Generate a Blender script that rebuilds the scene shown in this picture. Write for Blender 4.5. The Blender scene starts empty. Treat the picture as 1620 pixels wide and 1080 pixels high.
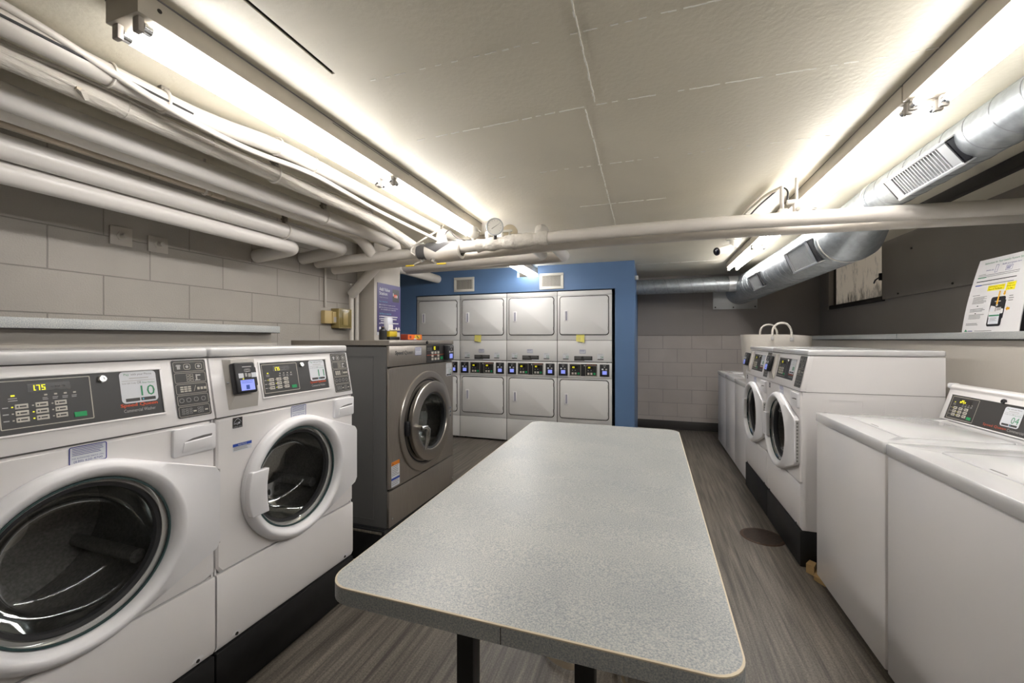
import bpy, bmesh, math, random
from mathutils import Matrix, Vector
random.seed(7)
R = math.radians
C = bpy.context.scene.collection

# ------------------------------------------------------------------ camera, world, exposure
cd = bpy.data.cameras.new('camera')
cam = bpy.data.objects.new('camera', cd); C.objects.link(cam)
CAMZ = 1.32
cam.location = (0, 0, CAMZ)
cam.rotation_euler = (R(90), 0, R(18.6))
cd.sensor_width = 36.0
cd.lens = 36.0 * 647.0 / 1620.0
cd.shift_y = -3.0 / 1620.0
cd.clip_start = 0.02
bpy.context.scene.camera = cam
vs = bpy.context.scene.view_settings
vs.view_transform = 'Standard'; vs.look = 'None'; vs.gamma = 1.0; vs.use_curve_mapping = False
vs.exposure = 1.48
TUBE_STRENGTH = 13.0
w = bpy.data.worlds.new('world'); bpy.context.scene.world = w
w.use_nodes = True
w.node_tree.nodes['Background'].inputs[0].default_value = (0.05, 0.05, 0.05, 1)
w.node_tree.nodes['Background'].inputs[1].default_value = 0.3

# ------------------------------------------------------------------ materials
def mat(name, col, rough=0.5, metal=0.0, noise=0.0, nscale=20.0, bump=0.0, bscale=60.0, coat=0.0,
        stretch=(1, 1, 1), emit=0.0, ecol=None, spec=0.5, col2=None, detail=4.0, bdist=0.004):
    m = bpy.data.materials.new(name); m.use_nodes = True
    nt = m.node_tree; b = nt.nodes['Principled BSDF']
    b.inputs['Base Color'].default_value = (*col, 1); b.inputs['Roughness'].default_value = rough
    b.inputs['Metallic'].default_value = metal; b.inputs['Coat Weight'].default_value = coat
    b.inputs['Coat Roughness'].default_value = 0.08
    b.inputs['Specular IOR Level'].default_value = spec
    if emit:
        b.inputs['Emission Color'].default_value = (*(ecol or col), 1); b.inputs['Emission Strength'].default_value = emit
    if noise or bump:
        tc = nt.nodes.new('ShaderNodeTexCoord'); mp = nt.nodes.new('ShaderNodeMapping')
        mp.inputs['Scale'].default_value = stretch
        nt.links.new(tc.outputs['Object'], mp.inputs['Vector'])
    if noise:
        n = nt.nodes.new('ShaderNodeTexNoise'); n.inputs['Scale'].default_value = nscale; n.inputs['Detail'].default_value = detail
        nt.links.new(mp.outputs[0], n.inputs['Vector'])
        r = nt.nodes.new('ShaderNodeValToRGB')
        c2 = col2 or tuple(max(0, c * (1 - noise)) for c in col)
        r.color_ramp.elements[0].position = 0.32; r.color_ramp.elements[1].position = 0.68
        r.color_ramp.elements[0].color = (*c2, 1); r.color_ramp.elements[1].color = (*col, 1)
        nt.links.new(n.outputs['Fac'], r.inputs[0]); nt.links.new(r.outputs[0], b.inputs['Base Color'])
    if bump:
        n2 = nt.nodes.new('ShaderNodeTexNoise'); n2.inputs['Scale'].default_value = bscale; n2.inputs['Detail'].default_value = 5
        nt.links.new(mp.outputs[0], n2.inputs['Vector'])
        bp = nt.nodes.new('ShaderNodeBump'); bp.inputs['Strength'].default_value = bump; bp.inputs['Distance'].default_value = bdist
        nt.links.new(n2.outputs['Fac'], bp.inputs['Height']); nt.links.new(bp.outputs[0], b.inputs['Normal'])
    return m

def block_mat(name, col, axis, u0, v0, bw, bh, mortar=0.004, vmax=None):
    """painted concrete block: brick joints as colour and bump, rough block faces"""
    m = bpy.data.materials.new(name); m.use_nodes = True
    nt = m.node_tree; b = nt.nodes['Principled BSDF']; L = nt.links
    b.inputs['Roughness'].default_value = 0.55
    tc = nt.nodes.new('ShaderNodeTexCoord'); sp = nt.nodes.new('ShaderNodeSeparateXYZ'); cb = nt.nodes.new('ShaderNodeCombineXYZ')
    L.new(tc.outputs['Object'], sp.inputs[0])
    def add(sock, v):
        a = nt.nodes.new('ShaderNodeMath'); a.operation = 'ADD'; a.inputs[1].default_value = v
        L.new(sock, a.inputs[0]); return a.outputs[0]
    L.new(add(sp.outputs['Y' if axis == 'Y' else 'X'], -u0 + bw * 20 - bw * 0.5), cb.inputs[0]); L.new(add(sp.outputs['Z'], -v0 + bh * 20), cb.inputs[1])
    br = nt.nodes.new('ShaderNodeTexBrick'); L.new(cb.outputs[0], br.inputs['Vector'])
    br.inputs['Scale'].default_value = 1.0; br.inputs['Brick Width'].default_value = bw; br.inputs['Row Height'].default_value = bh
    br.inputs['Mortar Size'].default_value = mortar; br.inputs['Mortar Smooth'].default_value = 0.5
    br.inputs['Color1'].default_value = (*col, 1); br.inputs['Color2'].default_value = (*[c * 0.96 for c in col], 1)
    br.inputs['Mortar'].default_value = (*[c * 0.62 for c in col], 1)
    n = nt.nodes.new('ShaderNodeTexNoise'); n.inputs['Scale'].default_value = 130; n.inputs['Detail'].default_value = 5; n.inputs['Roughness'].default_value = 0.65
    L.new(tc.outputs['Object'], n.inputs['Vector'])
    n3 = nt.nodes.new('ShaderNodeTexNoise'); n3.inputs['Scale'].default_value = 3.5; n3.inputs['Detail'].default_value = 3
    L.new(tc.outputs['Object'], n3.inputs['Vector'])
    mx = nt.nodes.new('ShaderNodeMixRGB'); mx.blend_type = 'MULTIPLY'; mx.inputs[0].default_value = 0.22
    L.new(br.outputs['Color'], mx.inputs[1]); L.new(n3.outputs['Fac'], mx.inputs[2])
    colsock = mx.outputs[0]; facsock = br.outputs['Fac']
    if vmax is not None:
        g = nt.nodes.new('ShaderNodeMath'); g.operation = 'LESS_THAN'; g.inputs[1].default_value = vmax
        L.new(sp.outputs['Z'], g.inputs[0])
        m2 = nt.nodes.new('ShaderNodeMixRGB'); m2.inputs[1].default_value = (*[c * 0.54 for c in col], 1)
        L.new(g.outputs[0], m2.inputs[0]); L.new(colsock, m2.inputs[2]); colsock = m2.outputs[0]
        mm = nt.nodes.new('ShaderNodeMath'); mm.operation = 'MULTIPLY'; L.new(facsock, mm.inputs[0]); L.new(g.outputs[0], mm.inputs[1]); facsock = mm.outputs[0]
    L.new(colsock, b.inputs['Base Color'])
    h = nt.nodes.new('ShaderNodeMath'); h.operation = 'MULTIPLY'; h.inputs[1].default_value = -1.6; L.new(facsock, h.inputs[0])
    h2 = nt.nodes.new('ShaderNodeMath'); h2.operation = 'ADD'; L.new(h.outputs[0], h2.inputs[0]); L.new(n.outputs['Fac'], h2.inputs[1])
    bp = nt.nodes.new('ShaderNodeBump'); bp.inputs['Strength'].default_value = 0.55; bp.inputs['Distance'].default_value = 0.005
    L.new(h2.outputs[0], bp.inputs['Height']); L.new(bp.outputs[0], b.inputs['Normal'])
    return m

M = {}
M['white'] = mat('white_enamel', (0.80, 0.78, 0.775), 0.28, coat=0.3, bump=0.02, bscale=400)
M['white_lid'] = mat('white_lid_enamel', (0.66, 0.66, 0.665), 0.16, coat=0.4)
M['white_plastic'] = mat('white_plastic', (0.76, 0.755, 0.77), 0.34)
M['dryer'] = mat('dryer_enamel', (0.69, 0.69, 0.685), 0.6)
M['dryer_line'] = mat('dryer_seam', (0.035, 0.033, 0.03), 0.6)
M['seam'] = mat('grey_seam', (0.16, 0.155, 0.15), 0.6)
M['panel'] = mat('black_panel', (0.030, 0.029, 0.028), 0.38)
M['black'] = mat('black_plastic', (0.012, 0.012, 0.014), 0.42)
M['base'] = mat('black_base', (0.010, 0.010, 0.011), 0.5, noise=0.4, nscale=30)
M['outline'] = mat('panel_print', (0.50, 0.47, 0.40), 0.5)
M['key'] = mat('keypad_print', (0.55, 0.52, 0.46), 0.5)
M['dark'] = mat('dark_display', (0.012, 0.009, 0.006), 0.25)
M['led'] = mat('yellow_led', (0.8, 0.75, 0.02), 0.5, emit=0.30, ecol=(0.85, 0.80, 0.02))
M['green'] = mat('green_button', (0.0, 0.30, 0.09), 0.45)
M['greentxt'] = mat('green_print', (0.03, 0.24, 0.11), 0.5)
M['red'] = mat('red_print', (0.62, 0.09, 0.03), 0.5)
M['greytxt'] = mat('grey_print', (0.42, 0.41, 0.40), 0.5)
M['faint'] = mat('faint_print', (0.20, 0.20, 0.20), 0.5)
M['blue'] = mat('blue_print', (0.03, 0.04, 0.25), 0.5)
M['bluebar'] = mat('blue_bar', (0.02, 0.07, 0.40), 0.5)
M['paper'] = mat('sticker_paper', (0.66, 0.68, 0.72), 0.45)
M['paperwhite'] = mat('white_sheet', (0.68, 0.67, 0.67), 0.5)
M['chrome'] = mat('chrome', (0.75, 0.75, 0.75), 0.12, 1.0)
M['screen'] = mat('blue_screen', (0.2, 0.25, 0.7), 0.3, emit=0.20, ecol=(0.30, 0.36, 0.95))
M['beige'] = mat('beige_plastic', (0.50, 0.475, 0.44), 0.45)
M['gasket'] = mat('rubber_gasket', (0.03, 0.03, 0.032), 0.5)
M['drum'] = mat('drum_steel', (0.30, 0.29, 0.275), 0.42, 0.6, noise=0.35, nscale=120)
M['teal'] = mat('glass_edge', (0.05, 0.085, 0.085), 0.15)
M['stain'] = mat('brushed_steel', (0.43, 0.395, 0.35), 0.36, 0.85, noise=0.14, nscale=9, stretch=(30, 30, 1), bump=0.03, bscale=60)
M['stain2'] = mat('polished_steel', (0.46, 0.43, 0.39), 0.28, 0.95)
M['greypaint'] = mat('grey_side_paint', (0.13, 0.13, 0.127), 0.42)
M['galv'] = mat('galvanized', (0.42, 0.45, 0.465), 0.46, 0.75, noise=0.25, nscale=30, bump=0.04, bscale=20)
M['galvseam'] = mat('duct_seam', (0.22, 0.23, 0.235), 0.5, 0.5)
M['galv2'] = mat('galvanized_trim', (0.62, 0.64, 0.65), 0.35, 0.75)
M['pipe'] = mat('pipe_white', (0.66, 0.62, 0.56), 0.42, noise=0.06, nscale=8, bump=0.05, bscale=30)
M['pipepvc'] = mat('pipe_cover_white', (0.63, 0.60, 0.56), 0.30, bump=0.02, bscale=8)
M['wrap'] = mat('pipe_canvas', (0.63, 0.59, 0.52), 0.7, noise=0.18, nscale=14, bump=1.0, bscale=40, stretch=(1, 0.3, 1), bdist=0.010)
M['pipebeige'] = mat('pipe_beige', (0.50, 0.42, 0.32), 0.4)
M['rust'] = mat('hanger_metal', (0.32, 0.29, 0.24), 0.6, 0.3, noise=0.5, nscale=60)
M['housing'] = mat('lamp_housing', (0.50, 0.455, 0.375), 0.4, noise=0.1, nscale=12)
M['holder'] = mat('lampholder', (0.36, 0.33, 0.29), 0.45)
M['tube'] = mat('fluorescent_tube', (1, 1, 1), 0.3, emit=TUBE_STRENGTH, ecol=(1.0, 0.978, 0.975))
M['ceil'] = mat('ceiling_paint', (0.77, 0.715, 0.58), 0.45, noise=0.08, nscale=2.2, bump=0.42, bscale=55, bdist=0.004)
M['crack'] = mat('ceiling_ridge', (0.93, 0.91, 0.84), 0.5)
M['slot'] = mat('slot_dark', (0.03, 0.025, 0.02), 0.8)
M['wallL'] = block_mat('painted_block_left', (0.41, 0.38, 0.335), 'Y', 1.132, 1.655, 0.42, 0.209, 0.0038)
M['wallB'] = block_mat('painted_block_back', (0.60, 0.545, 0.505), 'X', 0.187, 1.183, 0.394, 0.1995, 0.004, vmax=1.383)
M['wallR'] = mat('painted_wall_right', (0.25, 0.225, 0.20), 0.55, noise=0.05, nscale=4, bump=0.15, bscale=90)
M['chase'] = mat('painted_chase', (0.43, 0.40, 0.355), 0.5, noise=0.08, nscale=3, bump=0.1, bscale=60)
M['col'] = mat('painted_column', (0.47, 0.435, 0.385), 0.5, bump=0.1, bscale=60)
M['bluewall'] = mat('blue_paint', (0.108, 0.195, 0.36), 0.40, noise=0.06, nscale=3, bump=0.15, bscale=120)
M['baseb'] = mat('vinyl_base', (0.055, 0.050, 0.046), 0.5)
M['vent'] = mat('vent_white', (0.66, 0.64, 0.58), 0.4)
M['wood'] = mat('shim_wood', (0.50, 0.33, 0.14), 0.6, noise=0.3, nscale=8)
M['rustdrain'] = mat('drain_rust', (0.070, 0.040, 0.024), 0.6, 0.3, noise=0.5, nscale=40)
M['yellow'] = mat('sticky_yellow', (0.72, 0.66, 0.16), 0.6)
M['yellow2'] = mat('yellow_plastic', (0.60, 0.43, 0.02), 0.4)
M['yellowhi'] = mat('yellow_highlight', (0.85, 0.75, 0.01), 0.5)
M['orange'] = mat('orange_card', (0.75, 0.14, 0.01), 0.45)
M['orangearrow'] = mat('orange_arrow', (0.80, 0.42, 0.02), 0.5)
M['maroon'] = mat('maroon_card', (0.22, 0.03, 0.015), 0.5)
M['purple'] = mat('purple_poster', (0.072, 0.050, 0.20), 0.4, noise=0.3, nscale=2, col2=(0.035, 0.03, 0.10))
M['cyan'] = mat('cyan_print', (0.12, 0.45, 0.60), 0.5)
M['amber'] = mat('amber_plastic', (0.33, 0.25, 0.09), 0.3)
M['cream'] = mat('cream_plastic', (0.50, 0.38, 0.17), 0.4)
M['amberpane'] = mat('amber_pane', (0.20, 0.155, 0.05), 0.22)
M['fabric'] = mat('hamper_cloth', (0.62, 0.585, 0.53), 0.85, noise=0.1, nscale=60, bump=0.3, bscale=140, stretch=(1, 1, 6))
M['strap'] = mat('tan_strap', (0.50, 0.42, 0.31), 0.8)
M['bag'] = mat('black_bag', (0.014, 0.013, 0.012), 0.8)
M['cable'] = mat('dark_cable', (0.03, 0.03, 0.03), 0.6)
M['lens'] = mat('camera_lens', (0.01, 0.012, 0.03), 0.08)
M['darkgrey'] = mat('dark_insulation', (0.085, 0.083, 0.085), 0.7)
M['iron'] = mat('dark_iron', (0.022, 0.018, 0.015), 0.7)
M['ventslat'] = mat('vent_slat', (0.50, 0.48, 0.43), 0.5)
M['slotgrey'] = mat('handle_recess', (0.30, 0.30, 0.37), 0.5)
M['tan'] = mat('tan_edge', (0.60, 0.52, 0.38), 0.5)
M['orangelabel'] = mat('orange_label', (0.70, 0.22, 0.02), 0.5)
M['clear'] = mat('cloudy_plastic', (0.55, 0.56, 0.62), 0.2)
M['face'] = mat('gauge_face', (0.68, 0.66, 0.60), 0.3)

def laminate():
    m = bpy.data.materials.new('speckled_laminate'); m.use_nodes = True
    nt = m.node_tree; b = nt.nodes['Principled BSDF']; L = nt.links
    b.inputs['Roughness'].default_value = 0.36
    tc = nt.nodes.new('ShaderNodeTexCoord')
    n = nt.nodes.new('ShaderNodeTexNoise'); n.inputs['Scale'].default_value = 300; n.inputs['Detail'].default_value = 3; n.inputs['Roughness'].default_value = 0.7
    L.new(tc.outputs['Object'], n.inputs['Vector'])
    r = nt.nodes.new('ShaderNodeValToRGB'); e = r.color_ramp.elements
    e[0].position = 0.36; e[0].color = (0.235, 0.26, 0.275, 1); e[1].position = 0.64; e[1].color = (0.50, 0.495, 0.46, 1)
    k = e.new(0.5); k.color = (0.36, 0.375, 0.375, 1)
    L.new(n.outputs['Fac'], r.inputs[0])
    n2 = nt.nodes.new('ShaderNodeTexNoise'); n2.inputs['Scale'].default_value = 5; n2.inputs['Detail'].default_value = 4
    L.new(tc.outputs['Object'], n2.inputs['Vector'])
    r2 = nt.nodes.new('ShaderNodeValToRGB'); r2.color_ramp.elements[0].position = 0.3; r2.color_ramp.elements[1].position = 0.7
    r2.color_ramp.elements[0].color = (0.86, 0.87, 0.88, 1); r2.color_ramp.elements[1].color = (1.06, 1.05, 1.03, 1)
    L.new(n2.outputs['Fac'], r2.inputs[0])
    mx = nt.nodes.new('ShaderNodeMixRGB'); mx.blend_type = 'MULTIPLY'; mx.inputs[0].default_value = 1
    L.new(r.outputs[0], mx.inputs[1]); L.new(r2.outputs[0], mx.inputs[2]); L.new(mx.outputs[0], b.inputs['Base Color'])
    rr = nt.nodes.new('ShaderNodeMapRange'); rr.inputs['To Min'].default_value = 0.30; rr.inputs['To Max'].default_value = 0.46
    L.new(n2.outputs['Fac'], rr.inputs['Value']); L.new(rr.outputs[0], b.inputs['Roughness'])
    return m
M['lam'] = laminate()

def floor_mat():
    m = bpy.data.materials.new('vinyl_plank_floor'); m.use_nodes = True
    nt = m.node_tree; b = nt.nodes['Principled BSDF']; L = nt.links
    tc = nt.nodes.new('ShaderNodeTexCoord'); mp = nt.nodes.new('ShaderNodeMapping'); mp.inputs['Scale'].default_value = (52, 1.7, 1)
    L.new(tc.outputs['Object'], mp.inputs['Vector'])
    n = nt.nodes.new('ShaderNodeTexNoise'); n.inputs['Scale'].default_value = 1.0; n.inputs['Detail'].default_value = 8; n.inputs['Roughness'].default_value = 0.62
    n.inputs['Distortion'].default_value = 0.35
    L.new(mp.outputs[0], n.inputs['Vector'])
    r = nt.nodes.new('ShaderNodeValToRGB'); e = r.color_ramp.elements
    e[0].position = 0.34; e[0].color = (0.054, 0.046, 0.037, 1); e[1].position = 0.66; e[1].color = (0.195, 0.172, 0.142, 1)
    L.new(n.outputs['Fac'], r.inputs[0])
    n2 = nt.nodes.new('ShaderNodeTexNoise'); n2.inputs['Scale'].default_value = 150; n2.inputs['Detail'].default_value = 3
    L.new(tc.outputs['Object'], n2.inputs['Vector'])
    r2 = nt.nodes.new('ShaderNodeValToRGB'); r2.color_ramp.elements[0].position = 0.35; r2.color_ramp.elements[1].position = 0.65
    r2.color_ramp.elements[0].color = (0.68, 0.68, 0.68, 1); r2.color_ramp.elements[1].color = (1.22, 1.21, 1.20, 1)
    L.new(n2.outputs['Fac'], r2.inputs[0])
    mx = nt.nodes.new('ShaderNodeMixRGB'); mx.blend_type = 'MULTIPLY'; mx.inputs[0].default_value = 1
    L.new(r.outputs[0], mx.inputs[1]); L.new(r2.outputs[0], mx.inputs[2]); L.new(mx.outputs[0], b.inputs['Base Color'])
    b.inputs['Roughness'].default_value = 0.42
    bp = nt.nodes.new('ShaderNodeBump'); bp.inputs['Strength'].default_value = 0.12; bp.inputs['Distance'].default_value = 0.003
    L.new(n.outputs['Fac'], bp.inputs['Height']); L.new(bp.outputs[0], b.inputs['Normal'])
    return m
M['floor'] = floor_mat()

def pane_mat():
    m = bpy.data.materials.new('mouldy_pane'); m.use_nodes = True
    nt = m.node_tree; b = nt.nodes['Principled BSDF']; L = nt.links
    b.inputs['Roughness'].default_value = 0.3
    tc = nt.nodes.new('ShaderNodeTexCoord'); sp = nt.nodes.new('ShaderNodeSeparateXYZ'); L.new(tc.outputs['Object'], sp.inputs[0])
    n = nt.nodes.new('ShaderNodeTexNoise'); n.inputs['Scale'].default_value = 7; n.inputs['Detail'].default_value = 7; n.inputs['Roughness'].default_value = 0.7
    mp = nt.nodes.new('ShaderNodeMapping'); mp.inputs['Scale'].default_value = (1, 1.9, 0.8); L.new(tc.outputs['Object'], mp.inputs[0]); L.new(mp.outputs[0], n.inputs['Vector'])
    g = nt.nodes.new('ShaderNodeMapRange'); g.inputs['From Min'].default_value = 1.74; g.inputs['From Max'].default_value = 1.93
    g.inputs['To Min'].default_value = 0.17; g.inputs['To Max'].default_value = 0.0; L.new(sp.outputs['Z'], g.inputs['Value'])
    a = nt.nodes.new('ShaderNodeMath'); a.operation = 'ADD'; L.new(n.outputs['Fac'], a.inputs[0]); L.new(g.outputs[0], a.inputs[1])
    r = nt.nodes.new('ShaderNodeValToRGB'); e = r.color_ramp.elements
    e[0].position = 0.53; e[0].color = (0.56, 0.49, 0.395, 1); e[1].position = 0.76; e[1].color = (0.035, 0.028, 0.02, 1)
    L.new(a.outputs[0], r.inputs[0]); L.new(r.outputs[0], b.inputs['Base Color'])
    L.new(r.outputs[0], b.inputs['Emission Color']); b.inputs['Emission Strength'].default_value = 0.11   # weak daylight through the frosted pane
    return m
M['pane'] = pane_mat()

def glass_mat(name, tint, gloss=0.5):
    m = bpy.data.materials.new(name); m.use_nodes = True
    nt = m.node_tree; L = nt.links
    for n in list(nt.nodes):
        if n.type == 'BSDF_PRINCIPLED': nt.nodes.remove(n)
    out = [n for n in nt.nodes if n.type == 'OUTPUT_MATERIAL'][0]
    t = nt.nodes.new('ShaderNodeBsdfTransparent'); t.inputs[0].default_value = (*tint, 1)
    g = nt.nodes.new('ShaderNodeBsdfGlossy'); g.inputs['Roughness'].default_value = 0.03; g.inputs[0].default_value = (0.9, 0.93, 0.93, 1)
    f = nt.nodes.new('ShaderNodeFresnel'); f.inputs['IOR'].default_value = 1.5
    k = nt.nodes.new('ShaderNodeMath'); k.operation = 'MULTIPLY'; k.inputs[1].default_value = gloss; L.new(f.outputs[0], k.inputs[0])
    mx = nt.nodes.new('ShaderNodeMixShader'); L.new(k.outputs[0], mx.inputs[0]); L.new(t.outputs[0], mx.inputs[1]); L.new(g.outputs[0], mx.inputs[2])
    L.new(mx.outputs[0], out.inputs['Surface'])
    return m
M['glass'] = glass_mat('door_glass', (0.88, 0.89, 0.88), 0.45)

# ------------------------------------------------------------------ mesh builder
TXT = {}
def text_mesh(s):
    if s not in TXT:
        cu = bpy.data.curves.new('t', 'FONT'); cu.body = s; cu.resolution_u = 2; cu.size = 1.0
        o = bpy.data.objects.new('t', cu); C.objects.link(o)
        dg = bpy.context.evaluated_depsgraph_get(); dg.update()
        me = bpy.data.meshes.new_from_object(o.evaluated_get(dg))
        vs_ = [tuple(v.co) for v in me.vertices]; fs_ = [tuple(p.vertices) for p in me.polygons]
        bpy.data.objects.remove(o); bpy.data.curves.remove(cu); bpy.data.meshes.remove(me)
        x0 = min(v[0] for v in vs_); x1 = max(v[0] for v in vs_); y0 = min(v[1] for v in vs_); y1 = max(v[1] for v in vs_)
        TXT[s] = ([((v[0] - x0) / (x1 - x0), (v[1] - y0) / (y1 - y0)) for v in vs_], fs_)
    return TXT[s]

SEG = {'0': 'abcdef', '1': 'bc', '5': 'acdfg', '7': 'abc', 'o': 'cdeg', 'P': 'abefg', 'E': 'adefg', 'n': 'ceg', '2': 'abged', '-': 'g'}

class MB:
    def __init__(self, base=None):
        self.bm = bmesh.new(); self.mats = []; self.base = base or Matrix(); self.M = self.base
    def loc(self, m): self.M = self.base @ m; return self
    def mi(self, m):
        m = M[m] if isinstance(m, str) else m
        if m not in self.mats: self.mats.append(m)
        return self.mats.index(m)
    def vs(self, pts): return [self.bm.verts.new(self.M @ Vector(p)) for p in pts]
    def face(self, pts, m):
        f = self.bm.faces.new(self.vs(pts)); f.material_index = self.mi(m); return f
    def box(self, x0, y0, z0, x1, y1, z1, m, bev=0.0, seg=2):
        t = bmesh.new()
        bmesh.ops.create_cube(t, size=1.0, matrix=Matrix.Translation(((x0 + x1) / 2, (y0 + y1) / 2, (z0 + z1) / 2)) @ Matrix.Diagonal((abs(x1 - x0), abs(y1 - y0), abs(z1 - z0), 1)))
        if bev: bmesh.ops.bevel(t, geom=t.edges[:], offset=bev, segments=seg, affect='EDGES', profile=0.5)
        self._add(t, m); return self
    def _add(self, t, m):
        i = self.mi(m); mp = {}
        for v in t.verts: mp[v] = self.bm.verts.new(self.M @ v.co)
        for f in t.faces:
            g = self.bm.faces.new([mp[v] for v in f.verts]); g.material_index = i
        t.free()
    def prism(self, pts, vec, m, bev=0.0, seg=2):
        t = bmesh.new(); vec = Vector(vec)
        a = [t.verts.new(Vector(p)) for p in pts]; b = [t.verts.new(Vector(p) + vec) for p in pts]
        n = len(a); t.faces.new(a); t.faces.new(b[::-1])
        for i in range(n): t.faces.new([a[i], b[i], b[(i + 1) % n], a[(i + 1) % n]])
        bmesh.ops.recalc_face_normals(t, faces=t.faces[:])
        if bev: bmesh.ops.bevel(t, geom=t.edges[:], offset=bev, segments=seg, affect='EDGES', profile=0.5)
        self._add(t, m); return self
    def loft(self, loops, m, closed=True, cap0=False, cap1=False, wrap=False):
        i = self.mi(m); L = [self.vs(l) for l in loops]; n = len(L[0])
        pairs = list(zip(L[:-1], L[1:])) + ([(L[-1], L[0])] if wrap else [])
        for a, b in pairs:
            for k in range(n if closed else n - 1):
                f = self.bm.faces.new([a[k], a[(k + 1) % n], b[(k + 1) % n], b[k]]); f.material_index = i
        if cap0: f = self.bm.faces.new(L[0][::-1]); f.material_index = i
        if cap1: f = self.bm.faces.new(L[-1]); f.material_index = i
        return self
    def tube(self, pts, r, m, n=16, caps=True):
        pts = [Vector(p) for p in pts]; rs = r if isinstance(r, (list, tuple)) else [r] * len(pts)
        T = []
        for k in range(len(pts)):
            a = pts[max(0, k - 1)]; b = pts[min(len(pts) - 1, k + 1)]; T.append((b - a).normalized())
        up = Vector((0, 0, 1)) if abs(T[0].z) < 0.9 else Vector((1, 0, 0))
        u = T[0].cross(up).normalized(); loops = []
        for k, p in enumerate(pts):
            u = (u - T[k] * u.dot(T[k])).normalized(); v = T[k].cross(u)
            loops.append([p + (u * math.cos(2 * math.pi * j / n) + v * math.sin(2 * math.pi * j / n)) * rs[k] for j in range(n)])
        return self.loft(loops, m, True, caps, caps)
    def cyl(self, p0, p1, r, m, n=24, r1=None):
        return self.tube([p0, p1], [r, r if r1 is None else r1], m, n)
    def lathe(self, prof, c, ax, m, n=48):
        c = Vector(c); ax = Vector(ax).normalized(); up = Vector((0, 0, 1)) if abs(ax.z) < 0.9 else Vector((1, 0, 0))
        u = ax.cross(up).normalized(); v = ax.cross(u)
        loops = [[c + ax * h + (u * math.cos(2 * math.pi * j / n) + v * math.sin(2 * math.pi * j / n)) * max(r, 1e-4) for j in range(n)] for r, h in prof]
        return self.loft(loops, m, True)
    def rect(self, u0, v0, u1, v1, h, m):
        self.face([(u0, v0, h), (u1, v0, h), (u1, v1, h), (u0, v1, h)], m); return self
    def rrect(self, u0, v0, u1, v1, r, h, m, n=5):
        self.face([(*p, h) for p in rr2(u0, v0, u1, v1, r, n)], m); return self
    def frame(self, u0, v0, u1, v1, wd, h, m):
        self.rect(u0, v0, u1, v0 + wd, h, m); self.rect(u0, v1 - wd, u1, v1, h, m)
        self.rect(u0, v0 + wd, u0 + wd, v1 - wd, h, m); self.rect(u1 - wd, v0 + wd, u1, v1 - wd, h, m); return self
    def rframe(self, u0, v0, u1, v1, r, wd, h, m, n=6):
        a = rr2(u0, v0, u1, v1, r, n); b = rr2(u0 + wd, v0 + wd, u1 - wd, v1 - wd, max(r - wd, 0.001), n)
        self.loft([[(*p, h) for p in a], [(*p, h) for p in b]], m); return self
    def disc(self, u, v, r, h, m, n=16):
        self.face([(u + r * math.cos(2 * math.pi * k / n), v + r * math.sin(2 * math.pi * k / n), h) for k in range(n)], m); return self
    def text(self, s, u0, v0, u1, v1, h, m):
        vv, ff = text_mesh(s); i = self.mi(m)
        V = self.vs([(u0 + (u1 - u0) * a, v0 + (v1 - v0) * b, h) for a, b in vv])
        for f in ff:
            try: g = self.bm.faces.new([V[k] for k in f]); g.material_index = i
            except ValueError: pass
        return self
    def lines(self, u0, v0, u1, v1, n, h, m, fill=0.45, rag=0.25):
        st = (v1 - v0) / n
        for k in range(n):
            self.rect(u0, v1 - st * (k + fill), u1 - (u1 - u0) * rag * random.random(), v1 - st * k, h, m)
        return self
    def seg7(self, s, u, v, ch, m, h, gap=1.35, sl=0.0):
        wd = ch * 0.5; t = ch * 0.16
        for c in s:
            if c == '.':
                self.rect(u - t * 1.3, v, u - t * 0.2, v + t, h, m); continue
            P = {'a': (0, ch - t, wd, ch), 'd': (0, 0, wd, t), 'g': (0, ch / 2 - t / 2, wd, ch / 2 + t / 2), 'b': (wd - t, ch / 2, wd, ch),
                 'c': (wd - t, 0, wd, ch / 2), 'f': (0, ch / 2, t, ch), 'e': (0, 0, t, ch / 2)}
            for k in SEG[c]:
                a, b, e, d = P[k]; self.rect(u + a, v + b, u + e, v + d, h, m)
            u += wd * gap
        return self
    def build(self, name, parent=None, ang=38):
        bmesh.ops.recalc_face_normals(self.bm, faces=self.bm.faces[:]) if False else None
        me = bpy.data.meshes.new(name); self.bm.to_mesh(me); self.bm.free()
        for m in self.mats: me.materials.append(m)
        for p in me.polygons: p.use_smooth = True
        me.set_sharp_from_angle(angle=R(ang))
        o = bpy.data.objects.new(name, me); C.objects.link(o)
        if parent: o.parent = parent
        return o

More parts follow.
